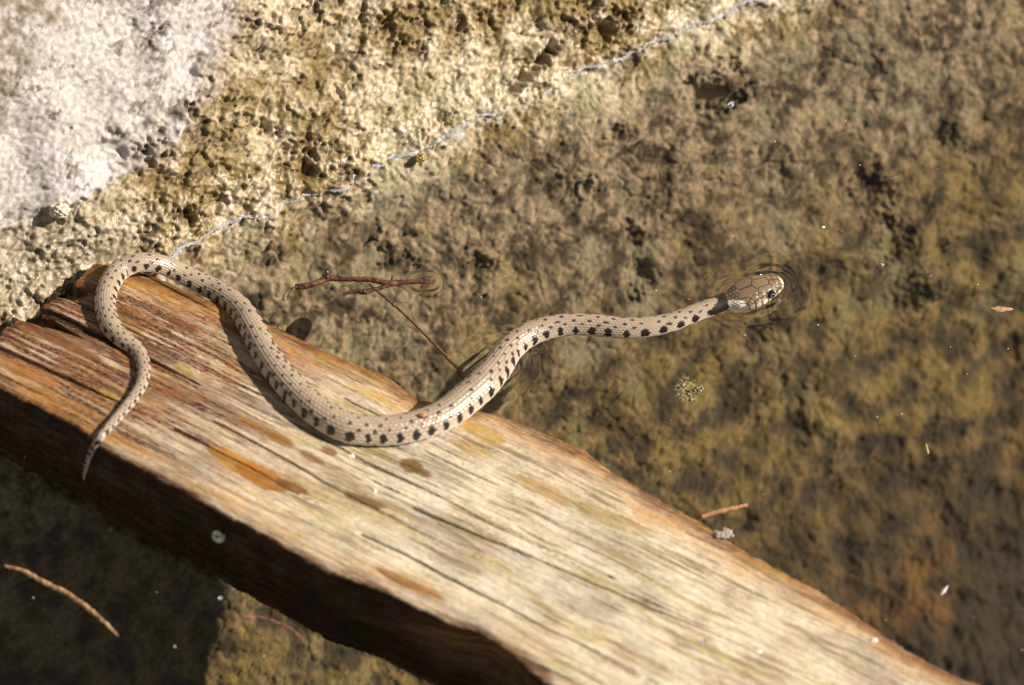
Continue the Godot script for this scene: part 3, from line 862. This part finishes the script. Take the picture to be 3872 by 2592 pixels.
	piece(grid(sides, ny, v, c, true, true), m, "body", snake)
	var black := mat(Color(0.008, 0.007, 0.007), 0.06, 0.6)
	var gold := mat(Color(0.55, 0.46, 0.30), 0.25, 0.5)
	var ball := SphereMesh.new()
	ball.radius = 0.0026
	ball.height = 0.0052
	ball.radial_segments = 32
	ball.rings = 20
	var ring := TorusMesh.new()
	ring.inner_radius = 0.00098
	ring.outer_radius = 0.00118
	ring.rings = 28
	ring.ring_segments = 8
	var hole := SphereMesh.new()
	hole.radius = 0.00045
	hole.height = 0.0009
	hole.radial_segments = 12
	hole.rings = 8
	for w in 2:
		var e := piece(ball, black, "eye", snake)
		e.position = eye_at[w]
		var y: Vector3 = eye_out[w]
		var bx := y.cross(Vector3(0.3, 0.1, 1)).normalized()
		e.basis = Basis(bx, y, bx.cross(y))
		var g := piece(ring, gold, "iris_ring", e)
		g.position = Vector3(0, 0.00236, 0)
		var nn := piece(hole, black, "nostril", snake)
		nn.position = nose[w]

# ---------------------------------------------------------------- everything

func _ready() -> void:
	rng.seed = 7
	var cam := Camera3D.new()
	put(cam, "camera")
	cam.position = Vector3(-0.000000, 1.725744, 1.348299)
	cam.rotation = Vector3(-deg_to_rad(52.0), 0, 0)
	cam.near = 0.05
	cam.far = 60.0
	var attr := CameraAttributesPhysical.new()
	attr.frustum_focal_length = 135.0
	attr.frustum_focus_distance = 2.215
	attr.frustum_near = 0.05
	attr.frustum_far = 60.0
	attr.exposure_aperture = 4.8
	cam.attributes = attr
	cam.current = true

	var we := WorldEnvironment.new()
	var env := Environment.new()
	env.background_mode = Environment.BG_SKY
	var sky := Sky.new()
	var sm := ProceduralSkyMaterial.new()
	sm.sky_top_color = Color(0.52, 0.535, 0.54)
	sm.sky_horizon_color = Color(0.74, 0.72, 0.66)
	sm.sky_curve = 0.12
	sm.ground_bottom_color = Color(0.10, 0.09, 0.07)
	sm.ground_horizon_color = Color(0.35, 0.34, 0.30)
	sm.sky_energy_multiplier = 0.76
	sky.sky_material = sm
	env.sky = sky
	env.tonemap_mode = Environment.TONE_MAPPER_LINEAR
	env.tonemap_exposure = 1.58
	env.sdfgi_enabled = true
	env.ssao_enabled = true
	env.ssil_enabled = true
	we.environment = env
	we.name = "daylight"
	add_child(we)

	var sun := DirectionalLight3D.new()
	put(sun, "sun")
	sun.light_color = Color(1.0, 0.955, 0.88)
	sun.light_energy = 1.6
	sun.light_angular_distance = 0.8
	sun.shadow_enabled = true
	sun.look_at_from_position(Vector3(0.80, 0.58, 0.04), Vector3.ZERO)

	noise(n_big, FastNoiseLite.TYPE_SIMPLEX_SMOOTH, 0.014, 2, 11)
	noise(n_lump, FastNoiseLite.TYPE_SIMPLEX_SMOOTH, 0.065, 3, 12)
	noise(n_fine, FastNoiseLite.TYPE_SIMPLEX_SMOOTH, 0.23, 2, 13)
	noise(n_pit, FastNoiseLite.TYPE_SIMPLEX_SMOOTH, 0.075, 2, 14)
	noise(n_cell, FastNoiseLite.TYPE_CELLULAR, 0.30, 1, 15)
	n_cell.cellular_return_type = FastNoiseLite.RETURN_DISTANCE
	noise(n_tone, FastNoiseLite.TYPE_SIMPLEX_SMOOTH, 0.030, 3, 16)
	noise(n_grain, FastNoiseLite.TYPE_SIMPLEX_SMOOTH, 0.55, 3, 17)
	make_profile()

	# the stone
	var us := axis([-1.2, 0.06, -0.52, 0.006, -0.37, 0.00092, 0.40, 0.006, 0.56, 0.06, 1.2])
	var rock := vmat(1.0, 0.5)
	var gloss := Image.create(480, 600, false, Image.FORMAT_RGB8)
	for gy in 600:
		for gx in 480:
			var gu := gx / 480.0 * 2.4 - 1.2
			var gs := gy / 600.0 * 3.0 - 2.0
			var dry := ss(-0.02, 0.02, crust_at(gu, gs))
			var wetness := ss(0.07, 0.005, gs + 0.03 * n_tone.get_noise_2d(gu * 1000.0, gs * 1000.0))
			var g := clampf(lerpf(0.72 - 0.30 * wetness, 0.95, dry) + 0.22 * n_tone.get_noise_2d(gx * 9.0, gy * 9.0), 0.12, 1.0)
			g = lerpf(g, 1.0, ss(0.0, -0.012, gs))
			gloss.set_pixel(gx, gy, Color(g, g, g))
	rock.roughness_texture = ImageTexture.create_from_image(gloss)
	rock.detail_enabled = true
	rock.detail_blend_mode = BaseMaterial3D.BLEND_MODE_MUL
	rock.detail_uv_layer = BaseMaterial3D.DETAIL_UV_2
	rock.detail_albedo = noise_picture(0.035, 5, 41, 1024, 1024, 0.74, 1.0)
	var above := axis([0.9, 0.04, 0.26, 0.003, 0.195, 0.00092, -0.012])
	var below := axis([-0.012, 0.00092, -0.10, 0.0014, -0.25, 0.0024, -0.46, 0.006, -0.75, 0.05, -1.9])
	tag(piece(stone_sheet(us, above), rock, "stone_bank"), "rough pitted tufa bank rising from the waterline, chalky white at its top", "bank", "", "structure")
	tag(piece(stone_sheet(us, below), rock, "pool_bed"), "brown algae covered stone bed of the pool, painted darker with depth for light lost in water", "pool bed", "", "structure")

	make_plank()

	# the water
	var xs := axis([-1.3, 0.08, -0.42, 0.004, -0.31, 0.0016, -0.04, 0.0011, 0.10, 0.0008, 0.19, 0.0018, 0.33, 0.005, 0.45, 0.08, 1.3])
	var zs := axis([-0.75, 0.06, -0.33, 0.003, -0.26, 0.0011, -0.075, 0.0008, 0.04, 0.0013, 0.15, 0.0022, 0.32, 0.01, 0.45, 0.06, 1.3])
	var wv := PackedVector3Array()
	wv.resize(xs.size() * zs.size())
	var k := 0
	for z in zs:
		for x in xs:
			wv[k] = Vector3(x, water_y(x, z), z)
			k += 1
	var wm := StandardMaterial3D.new()
	wm.albedo_color = Color(1.0, 0.98, 0.92, 0.0)
	wm.transparency = BaseMaterial3D.TRANSPARENCY_ALPHA
	wm.roughness = 0.0
	wm.metallic_specular = 0.35
	var water := piece(grid(xs.size(), zs.size(), wv, PackedColorArray(), false), wm, "water")
	tag(water, "clear shallow pool water with fine ripples round the snake", "water", "", "structure")
	var lens := StandardMaterial3D.new()
	lens.refraction_enabled = true
	lens.refraction_scale = 0.033
	lens.albedo_color = Color(1.0, 0.985, 0.94, 0.0)
	lens.transparency = BaseMaterial3D.TRANSPARENCY_ALPHA
	lens.roughness = 0.0
	for e in ripple_spots:
		piece(ripple(Vector2(e[0], e[1]), Vector2(e[2], e[3]), e[4]), lens, "ripple", water)

	make_snake()
	make_sheen_film()
	make_debris()

# ---------------------------------------------------------------- small things

# Where the stone meets the water at u: a point on the surface and how it runs outwards.
func shore_at(u: float) -> Vector3:
	var best := 0.012
	var s := 0.016
	while s > -0.022:
		find_dents(s)
		var p := prof(s)
		var a := slope_at(s)
		var nrm := Vector3(0, cos(a), 0) - INTO * sin(a)
		var q := SHORE + INTO * p.x + Vector3(0, p.y, 0) + ALONG * u + nrm * stone(u, s)
		if q.y < 0.0006: return q
		s -= 0.0006
	return SHORE + ALONG * u

func make_sheen_film() -> void:  # pale strip at the waterline, the water's sheen put into its colour
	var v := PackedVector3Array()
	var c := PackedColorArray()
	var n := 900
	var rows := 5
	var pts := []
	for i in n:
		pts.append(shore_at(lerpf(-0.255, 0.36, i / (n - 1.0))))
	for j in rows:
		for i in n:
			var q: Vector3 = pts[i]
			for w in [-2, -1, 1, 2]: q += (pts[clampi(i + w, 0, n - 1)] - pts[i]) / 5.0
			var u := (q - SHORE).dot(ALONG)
			var wide := 0.0015 + 0.0026 * n_tone.get_noise_2d(u * 1400.0, 77.0) + 0.0012 * n_fine.get_noise_2d(u * 1500.0, 5.0) + 0.0016 * ss(0.08, 0.20, u)  # broader to the right, where the painted sheen spreads
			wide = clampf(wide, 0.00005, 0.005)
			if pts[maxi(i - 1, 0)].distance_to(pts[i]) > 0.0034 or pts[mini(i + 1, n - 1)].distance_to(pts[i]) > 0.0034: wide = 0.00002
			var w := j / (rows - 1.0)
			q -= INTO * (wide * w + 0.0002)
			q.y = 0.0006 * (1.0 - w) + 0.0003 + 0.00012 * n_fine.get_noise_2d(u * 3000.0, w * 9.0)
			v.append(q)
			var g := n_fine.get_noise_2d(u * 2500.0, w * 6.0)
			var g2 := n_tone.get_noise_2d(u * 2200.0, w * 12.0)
			c.append(Color(0.22, 0.20, 0.175).lerp(Color(0.40, 0.42, 0.49), clampf(0.75 - 0.6 * w + g * 0.7 + g2, 0.0, 1.0)).lerp(Color(0.60, 0.60, 0.66), ss(0.30, 0.6, g + g2 * 0.8 - w * 0.3)))  # bluish sky sheen fading outwards, with painted glints
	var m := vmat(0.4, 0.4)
	tag(piece(grid(n, rows, v, c, false), m, "sheen_film"), "thin bluish grey film along the waterline of the stone bank, painted as the sheen of the water", "film", "", "stuff")

func single(m: Mesh, material: Material, called: String, at: Vector3, label: String, category: String, group: String = "") -> MeshInstance3D:
	var o := piece(m, material, called)
	o.position = at
	tag(o, label, category, group)
	return o

func bark(d: Color, l: Color, p: Array, r: Array, rings_n: int, rough: float, seed_at: float, sides: int = 10) -> ArrayMesh:
	return tube(p, r, rings_n, sides, rough, d, l, seed_at)

func make_debris() -> void:
	var wood := vmat(0.55, 0.4)
	var wet := vmat(0.3, 0.5)
	# forked twig
	var tw := base("forked_twig", Vector3.ZERO)
	tag(tw, "dark red forked twig floating on the water above the plank", "twig")
	var d1 := Color(0.035, 0.016, 0.012)
	var l1 := Color(0.14, 0.05, 0.028)
	piece(bark(d1, l1, [Vector3(-0.12465, 0.00220, -0.03870), Vector3(-0.11567, 0.00220, -0.04031), Vector3(-0.10902, 0.00180, -0.04386), Vector3(-0.10481, 0.00160, -0.04564), Vector3(-0.09549, 0.00160, -0.04499), Vector3(-0.08167, 0.00150, -0.04475), Vector3(-0.07611, 0.00150, -0.04313), Vector3(-0.07056, 0.00150, -0.04184), Vector3(-0.06505, 0.00140, -0.04289), Vector3(-0.05678, 0.00120, -0.04338), Vector3(-0.05000, 0.00090, -0.04362), Vector3(-0.04650, 0.00040, -0.04402)], [.0017, .0017, .0016, .0019, .0015, .0015, .0016, .0018, .0015, .0014, .0013, .0008], 150, 0.30, 1.0, 14), wood, "main_stem", tw)
	piece(bark(d1, l1.lerp(d1, 0.4), [Vector3(-0.07103, 0.00160, -0.04080), Vector3(-0.07601, 0.00150, -0.03862), Vector3(-0.08249, 0.00140, -0.03645), Vector3(-0.08448, 0.00140, -0.03581), Vector3(-0.08976, 0.00100, -0.03613), Vector3(-0.09703, 0.00040, -0.03532)], [.0013, .0012, .0013, .0016, .0011, .0009], 90, 0.32, 4.0, 12), wood, "side_branch", tw)
	var knot := piece(blob(.0027, .0019, .0021, 0.35, d1, Color(0.10, 0.04, 0.025), 3.0), wood, "knot", tw)
	knot.position = Vector3(-0.10631, 0.00220, -0.04612)
	piece(bark(d1, d1, [Vector3(-0.06933, 0.00200, -0.04402), Vector3(-0.06885, 0.00240, -0.04596), Vector3(-0.06938, 0.00280, -0.04790)], [.0006, .0004, .00012], 10, 0.1, 2.0, 8), wood, "thorn", tw)
	piece(bark(d1, d1, [Vector3(-0.10928, 0.00200, -0.04434), Vector3(-0.11006, 0.00260, -0.04612)], [.0005, .0002], 6, 0.1, 2.5, 8), wood, "thorn", tw)
	var leaf := piece(bark(Color(0.10, 0.075, 0.045), Color(0.19, 0.145, 0.09), [Vector3(-0.12519, 0.00180, -0.03935), Vector3(-0.12717, 0.00100, -0.03741), Vector3(-0.12889, 0.00070, -0.03605), Vector3(-0.12983, 0.00070, -0.03444), Vector3(-0.13047, 0.00060, -0.03131), Vector3(-0.12994, 0.00040, -0.03019)], [.0003, .0005, .0006, .0009, .0012, .0004], 24, 0.35, 5.0, 8), wood, "dead_leaf", tw)
	leaf.set_meta("label", "shrivelled pale leaf scrap at the twig's end")
	# long thin stalk
	var st := base("thin_stalk", Vector3.ZERO)
	tag(st, "long thin brown stalk floating between the forked twig and the snake", "stalk")
	piece(bark(Color(0.075, 0.036, 0.016), Color(0.21, 0.11, 0.05), [Vector3(-0.08215, 0.00040, -0.04241), Vector3(-0.06804, 0.00060, -0.02747), Vector3(-0.05911, 0.00080, -0.01710), Vector3(-0.04794, 0.00100, -0.00300), Vector3(-0.03637, 0.00100, 0.01177), Vector3(-0.03036, 0.00100, 0.01958), Vector3(-0.02536, 0.00100, 0.02828)], [.0008, .0008, .0008, .0008, .0009, .0011, .0012], 110, 0.18, 9.0, 10), wood, "stem", st)
	for q in [Vector3(-0.03636, 0.00120, 0.01192), Vector3(-0.06778, 0.00080, -0.02699)]:
		var kn := piece(blob(.0013, .0011, .0012, 0.3, Color(0.07, 0.035, 0.018), Color(0.22, 0.12, 0.06), q.x * 90.0, 14, 10), wood, "node", st)
		kn.position = q
	single(bark(Color(0.16, 0.085, 0.045), Color(0.42, 0.26, 0.14), [Vector3(-0.27561, 0.00100, 0.15502), Vector3(-0.26534, 0.00120, 0.15861), Vector3(-0.25241, 0.00120, 0.16665), Vector3(-0.24134, 0.00120, 0.17265), Vector3(-0.23011, 0.00120, 0.18146), Vector3(-0.21957, 0.00120, 0.19137), Vector3(-0.21131, 0.00060, 0.20025)], [.0009, .0014, .0015, .0015, .0015, .0013, .0006], 130, 0.25, 12.0), wood, "curved_stick", Vector3.ZERO, "curved tan stick floating on the dark water below the plank's left end", "stick")
	single(bark(Color(0.20, 0.075, 0.05), Color(0.36, 0.17, 0.12), [Vector3(-0.14368, 0.00040, 0.18772), Vector3(-0.14083, 0.00050, 0.18835), Vector3(-0.13662, 0.00050, 0.18779), Vector3(-0.13140, 0.00040, 0.18913), Vector3(-0.12590, 0.00040, 0.19167), Vector3(-0.12112, 0.00040, 0.19393), Vector3(-0.11702, 0.00040, 0.19702), Vector3(-0.11093, 0.00020, 0.20419)], [.0010, .0008, .0005, .0005, .0006, .0006, .0006, .0003], 60, 0.25, 15.0, 8), wet, "rootlet", Vector3.ZERO, "thin pinkish rootlet floating in the water below the plank", "rootlet")
	single(bark(Color(0.28, 0.12, 0.065), Color(0.48, 0.25, 0.15), [Vector3(0.10378, 0.00100, 0.12214), Vector3(0.11613, 0.00120, 0.11817), Vector3(0.12926, 0.00080, 0.11405)], [.0012, .0013, .0009], 44, 0.15, 18.0), wood, "straw", Vector3.ZERO, "short straight reddish straw beside the plank's far edge", "straw")
	# snail shell on the tall face of the plank
	var coil := []
	var coil_r := []
	for k in 26:
		var a := k * 0.52
		var rr := 0.0006 + 0.00010 * k
		coil.append(Vector3(cos(a) * rr, sin(a) * rr, 0.0010 - 0.00003 * k))
		coil_r.append(0.00035 + 0.000045 * k)
	var sh := base("snail_shell", Vector3(-0.15876, 0.01950, 0.14775))
	tag(sh, "small white coiled snail shell stuck on the plank's dark face", "shell")
	sh.rotation = Vector3(-0.5, -0.5, 0.2)
	piece(bark(Color(0.50, 0.45, 0.40), Color(0.80, 0.76, 0.70), coil, coil_r, 150, 0.06, 20.0, 12), wet, "whorl", sh)
	var mouth := piece(blob(.0007, .0007, .0004, 0.05, Color(0.12, 0.05, 0.03), Color(0.2, 0.09, 0.05), 1.0, 12, 8), wood, "opening", sh)
	mouth.position = Vector3(0, 0, 0.0016)
	single(blob(.0016, .0012, .0013, 0.3, Color(0.40, 0.17, 0.06), Color(0.62, 0.33, 0.15), 31.0, 16, 10), wet, "resin_bead", Vector3(-0.12690, 0.02850, 0.16038), "tiny orange bead on the lower rim of the plank", "bead")
	# algae clump
	var parts := [[blob(.0055, .0006, .0062, 0.45, Color(0.11, 0.09, 0.03), Color(0.27, 0.22, 0.09), 77.0, 40, 12), Transform3D(Basis(), Vector3(-.0012, -.0004, .0012))]]
	for k in 230:
		var a := rng.randf() * TAU
		var rr := sqrt(rng.randf())
		var q := Vector3(cos(a) * rr * 0.0078, 0.0, sin(a) * rr * 0.0088)
		var w := n_fine.get_noise_2d(q.x * 1600.0 + 31.0, q.z * 1600.0)
		if w < -0.12 or (q.x > 0.0005 and q.z < -0.003): continue
		q.y = rng.randf_range(-0.0012, 0.0010) * (1.1 - rr)
		var sz := rng.randf_range(0.00035, 0.0010)
		parts.append([blob(sz, sz * 0.7, sz * rng.randf_range(0.8, 1.5), 0.7, Color(0.12, 0.10, 0.035), Color(0.29, 0.245, 0.125), k * 7.0, 9, 7), Transform3D(Basis(Vector3.UP, a), q)])
	for k in 26:
		var a := rng.randf() * TAU
		var q := Vector3(cos(a) * 0.0055, 0.0001, sin(a) * 0.0065)
		var e := q + Vector3(cos(a + rng.randf_range(-1.4, 1.4)), 0.0, sin(a + rng.randf_range(-1.4, 1.4))) * rng.randf_range(0.0015, 0.0036)
		parts.append([tube([q, q.lerp(e, 0.5) + Vector3(rng.randf_range(-1, 1), 0, rng.randf_range(-1, 1)) * 0.0006, e], [.00014, .00012, .00007], 7, 5, 0.3, Color(0.24, 0.19, 0.08), Color(0.40, 0.34, 0.19), k), Transform3D()])
	single(join(parts), wet, "algae_clump", Vector3(0.09957, 0.00060, 0.03416), "pale yellowish clump of algae floating below the snake's neck", "algae")
	# seeds, chips and flecks on the water
	single(join([[blob(.0040, .0010, .0012, 0.25, Color(0.03, 0.02, 0.015), Color(0.20, 0.13, 0.08), 40.0), Transform3D(Basis(Vector3.UP, 0.25), Vector3.ZERO)], [tube([Vector3(-.0036, 0, .001), Vector3(-.0060, .0002, .0016)], [.0003, .0001], 5, 6, 0.1, Color(0.1, 0.06, 0.03), Color(0.1, 0.06, 0.03), 1.0), Transform3D()]]), wood, "seed_husk", Vector3(0.22313, 0.00060, -0.12205), "dark pointed seed husk floating alone in the upper right of the pool", "seed")
	single(join([[blob(.0024, .0011, .0011, 0.3, Color(0.03, 0.02, 0.015), Color(0.14, 0.08, 0.04), 44.0), Transform3D(Basis(Vector3.UP, 0.75), Vector3.ZERO)], [blob(.0009, .0008, .0008, 0.2, Color(0.03, 0.02, 0.015), Color(0.16, 0.10, 0.05), 46.0, 12, 8), Transform3D(Basis(), Vector3(.0022, .0001, -.0020))]]), wood, "black_seed", Vector3(0.24053, 0.00060, -0.04806), "small black seed floating to the right of the snake's snout", "seed")
	single(blob(.0058, .0009, .0015, 0.4, Color(0.26, 0.12, 0.06), Color(0.62, 0.36, 0.22), 48.0), wood, "bark_chip", Vector3(0.27965, 0.00050, -0.02371), "orange brown bark chip floating at the far right, beyond the black seed", "bark chip")
	single(blob(.0015, .0006, .0007, 0.4, Color(0.12, 0.03, 0.015), Color(0.30, 0.09, 0.04), 50.0, 14, 10), wood, "red_chip", Vector3(0.10091, 0.00050, -0.03075), "tiny rust red chip floating just above the snake's neck", "chip")
	single(blob(.0007, .0005, .0006, 0.2, Color(0.70, 0.16, 0.03), Color(0.85, 0.28, 0.08), 52.0, 12, 8), wood, "orange_fleck", Vector3(0.19831, 0.00040, -0.16691), "single bright orange fleck on the water below the dead midge", "fleck")
	single(blob(.0011, .0007, .0008, 0.3, Color(0.65, 0.63, 0.50), Color(0.86, 0.84, 0.74), 54.0, 12, 8), wood, "white_fleck", Vector3(0.18097, 0.00050, -0.08476), "largest white fleck on the water above the snake's head, beside a brown seed", "fleck")
	single(blob(.0014, .0008, .0010, 0.3, Color(0.06, 0.02, 0.01), Color(0.20, 0.08, 0.04), 56.0, 14, 10), wood, "brown_seed", Vector3(0.19122, 0.00050, -0.08146), "tiny red brown seed beside the largest white fleck", "seed")
	single(tube([Vector3(0.23033, 0.00040, 0.07223), Vector3(0.23085, 0.00060, 0.07510), Vector3(0.23135, 0.00040, 0.07887)], [.0004, .0008, .0003], 16, 8, 0.3, Color(0.38, 0.30, 0.12), Color(0.62, 0.52, 0.26), 3.0), wood, "yellow_sliver", Vector3.ZERO, "yellowish sliver floating over the deep brown water at the right", "sliver")
	single(tube([Vector3(0.23166, 0.00040, 0.17353), Vector3(0.23371, 0.00070, 0.17088), Vector3(0.23610, 0.00040, 0.16753)], [.0005, .0010, .0004], 16, 8, 0.3, Color(0.34, 0.32, 0.36), Color(0.55, 0.53, 0.60), 6.0), wood, "grey_sliver", Vector3.ZERO, "greyish sliver floating over the dark water in the lower right corner", "sliver")
	# insects
	var wing := mat(Color(0.45, 0.45, 0.52), 0.3)
	var dark := mat(Color(0.03, 0.025, 0.03), 0.35)
	insect("dead_midge", Vector3(0.13147, 0.00080, -0.18077), 1.1, 0.0040, dark, wing, "dead midge with grey wings floating in the water below the waterline bubbles")
	insect("small_gnat", Vector3(0.21461, 0.00060, -0.05650), 0.3, 0.0022, dark, wing, "tiny dark gnat floating near the black seed")
	insect("resting_fly", Vector3(0.10134, 0.02004, 0.21678), 0.5, 0.0030, dark, wing, "tiny dark fly resting on the near part of the plank")
	insect("crawling_ant", Vector3(0.05346, 0.01858, 0.17458), -0.5, 0.0030, dark, null, "small dark ant crawling on the middle of the plank")
	# on the plank and the snake
	var fluff := []
	for k in 26:
		var sz := rng.randf_range(0.0006, 0.0014)
		fluff.append([blob(sz * 1.3, sz * 0.35, sz * 0.8, 0.5, Color(0.30, 0.24, 0.21), Color(0.50, 0.43, 0.40), k * 3.0, 10, 7), Transform3D(Basis(Vector3.UP, rng.randf() * 6.0), Vector3(rng.randfn() * 0.0026, rng.randf() * 0.0005, rng.randfn() * 0.0014 + 0.0003))])
	single(join(fluff), wood, "seed_fluff", Vector3(0.11539, 0.00450, 0.13603), "tuft of pinkish white fluff on the plank's wet far edge", "fluff")
	var crumb_label := {1: "white star shaped crumb on the plank just below the snake's belly", 2: "white crumb on the middle of the plank, below the brown water stain", 3: "round white crumb near the plank's far edge in the lower right corner", 4: "white crumb near the resting fly on the plank"}
	var kk := 0
	for q in [Vector3(-0.08830, 0.01965, 0.09452), Vector3(-0.07466, 0.02331, 0.12080), Vector3(0.19340, 0.00638, 0.20689), Vector3(0.13028, 0.01661, 0.22088)]:
		kk += 1
		single(blob(.0019 if kk != 2 else .0013, .0006, .0013, 0.55, Color(0.66, 0.60, 0.55), Color(0.86, 0.82, 0.78), kk * 11.0, 16, 10), wood, "white_crumb", q, crumb_label[kk], "crumb", "white crumbs lying on the plank")
	single(blob(.0019, .0014, .0016, 0.22, Color(0.36, 0.13, 0.06), Color(0.60, 0.27, 0.14), 60.0), wet, "red_mite", Vector3(-0.04911, 0.02783, 0.07246), "orange brown mite sitting on the snake's back above the plank", "mite")
	# at the foot of the bank
	single(blob(.0036, .0022, .0030, 0.35, Color(0.13, 0.075, 0.02), Color(0.34, 0.22, 0.07), 64.0), wet, "wet_leaf_scrap", Vector3(-0.05389, 0.00060, -0.13762), "brown wet leaf scrap lying at the waterline below the big bubble", "leaf")
	single(blob(.0016, .0010, .0012, 0.3, Color(0.45, 0.06, 0.08), Color(0.62, 0.14, 0.14), 66.0, 14, 10), wet, "red_petal", Vector3(-0.10688, 0.00160, -0.11682), "tiny red petal scrap at the waterline of the stone bank", "petal")
	single(blob(.0056, .0044, .0048, 0.28, Color(0.46, 0.40, 0.31), Color(0.72, 0.66, 0.56), 68.0, 40, 26), vmat(0.8, 0.3), "pale_stone", on_stone(-0.28016, 0.05016, 0.001), "pale knobbly pebble stuck to the bank near the left edge", "pebble")
	# bubbles along the waterline
	var skin := StandardMaterial3D.new()
	skin.transparency = BaseMaterial3D.TRANSPARENCY_ALPHA
	skin.albedo_color = Color(0.96, 0.98, 1.0, 0.17)
	skin.roughness = 0.12
	skin.metallic_specular = 0.9
	var bub := SphereMesh.new()
	bub.radius = 1.0
	bub.height = 2.0
	bub.radial_segments = 28
	bub.rings = 16
	var big := single(bub, skin, "big_bubble", Vector3(-0.03133, 0.00220, -0.15467), "largest bubble, a clear dome at the middle of the waterline", "bubble")
	big.scale = Vector3(1, 0.85, 1) * 0.0043
	var low := single(bub, skin, "lone_bubble", Vector3(-0.15764, 0.00060, 0.17566), "lone small bubble on the water below the plank", "bubble")
	low.scale = Vector3.ONE * 0.0012
	var ordinal := ["first", "second", "third", "fourth", "fifth", "sixth", "seventh", "eighth", "ninth", "tenth", "eleventh", "twelfth", "thirteenth", "fourteenth", "fifteenth", "sixteenth", "seventeenth", "eighteenth", "nineteenth", "twentieth", "twenty-first", "twenty-second", "twenty-third", "twenty-fourth", "twenty-fifth", "twenty-sixth", "twenty-seventh", "twenty-eighth", "twenty-ninth", "thirtieth", "thirty-first", "thirty-second"]
	var nth := 0
	var row := [Vector3(0.10581, 0.00000, -0.24196), Vector3(0.11062, 0.00000, -0.24304), Vector3(0.11415, 0.00000, -0.24592), Vector3(0.11742, 0.00000, -0.24881), Vector3(0.12120, 0.00000, -0.25061), Vector3(0.12164, 0.00000, -0.24772), Vector3(0.09578, 0.00000, -0.23336), Vector3(0.06110, -0.00000, -0.21555), Vector3(0.05259, 0.00000, -0.20954), Vector3(0.04359, 0.00000, -0.20460), Vector3(0.03110, -0.00000, -0.18741), Vector3(-0.00313, 0.00000, -0.17696), Vector3(-0.01016, -0.00000, -0.17349), Vector3(-0.01119, 0.00000, -0.17072), Vector3(-0.00754, 0.00000, -0.16899), Vector3(-0.00728, 0.00000, -0.16588), Vector3(-0.01378, 0.00000, -0.16692), Vector3(-0.02002, 0.00000, -0.16796), Vector3(-0.02494, 0.00000, -0.16416), Vector3(-0.04119, 0.00000, -0.15384), Vector3(-0.04425, 0.00000, -0.15042), Vector3(-0.05350, 0.00000, -0.14563), Vector3(-0.06656, 0.00000, -0.13847), Vector3(-0.06781, 0.00000, -0.13677), Vector3(-0.07929, 0.00000, -0.13067), Vector3(-0.08154, 0.00000, -0.12796), Vector3(-0.14544, 0.00000, -0.09180), Vector3(-0.19411, 0.00000, -0.06841), Vector3(-0.19577, 0.00000, -0.06644), Vector3(-0.19274, 0.00000, -0.06644), Vector3(0.14088, 0.00000, -0.25821), Vector3(-0.12298, 0.00000, -0.10578)]
	row.sort_custom(func(p, q): return p.dot(ALONG) > q.dot(ALONG))
	for q in row:
		var o := single(bub, skin, "bubble", q + Vector3(0, 0.0007, 0), "tiny clear bubble, %s counted from the top edge in the row along the waterline" % ordinal[nth], "bubble", "small bubbles along the waterline")
		nth += 1
		o.scale = Vector3.ONE * rng.randf_range(0.0009, 0.0019)
	# dust on the water, more than anyone could count
	var dust := []
	for k in 150:
		var q := Vector3(rng.randf_range(-0.30, 0.36), 0.0003, rng.randf_range(-0.20, 0.28))
		var into := (q - SHORE).dot(INTO)
		var ed := edge_dist(q.x, q.z)
		if into > -0.015 or (ed.x < 0.008 and ed.y < 0.008): continue
		var sz := rng.randf_range(0.00018, 0.00050)
		var pale := rng.randf() < 0.62
		dust.append([blob(sz * 1.4, sz * 0.7, sz, 0.3, Color(0.55, 0.52, 0.45) if pale else Color(0.06, 0.03, 0.02), Color(0.78, 0.76, 0.70) if pale else Color(0.15, 0.08, 0.05), k * 2.0, 8, 6), Transform3D(Basis(Vector3.UP, rng.randf() * 6.0), q)])
	tag(piece(join(dust), wood, "dust"), "fine pale and dark dust specks scattered over the pool's surface", "dust", "", "stuff")

func on_stone(u: float, s: float, out: float) -> Vector3:
	find_dents(s)
	var p := prof(s)
	var a := slope_at(s)
	var nrm := Vector3(0, cos(a), 0) - INTO * sin(a)
	return SHORE + INTO * p.x + Vector3(0, p.y, 0) + ALONG * u + nrm * (stone(u, s) + out)

func insect(called: String, at: Vector3, turn: float, size: float, dark: Material, wing: Material, label: String) -> void:
	var o := base(called, at)
	o.rotation.y = turn
	tag(o, label, "insect")
	var col := Color(1, 1, 1)
	var b := join([[blob(size * 0.42, size * 0.17, size * 0.19, 0.1, col, col, 1.0, 14, 9), Transform3D(Basis(), Vector3(-size * 0.35, 0, 0))], [blob(size * 0.22, size * 0.19, size * 0.2, 0.1, col, col, 2.0, 12, 8), Transform3D(Basis(), Vector3(size * 0.16, 0, 0))], [blob(size * 0.15, size * 0.14, size * 0.16, 0.1, col, col, 3.0, 12, 8), Transform3D(Basis(), Vector3(size * 0.46, 0, 0))]])
	piece(b, dark, "body", o)
	for sgn in [-1.0, 1.0]:
		if wing:
			var w := piece(blob(size * 0.55, size * 0.02, size * 0.17, 0.05, col, col, 5.0, 14, 8), wing, "wing", o)
			w.position = Vector3(-size * 0.30, size * 0.16, sgn * size * 0.22)
			w.rotation.y = sgn * 0.35
		for k in 3:
			var root := Vector3((0.3 - 0.2 * k) * size, 0, sgn * size * 0.1)
			var knee := root + Vector3((0.22 - 0.25 * k) * size, size * 0.14, sgn * size * 0.32)
			var foot := knee + Vector3((0.1 - 0.15 * k) * size, -size * 0.2, sgn * size * 0.25)
			piece(tube([root, knee, foot], [size * 0.03, size * 0.025, size * 0.015], 8, 5, 0.0, col, col, 0.0), dark, "leg", o)
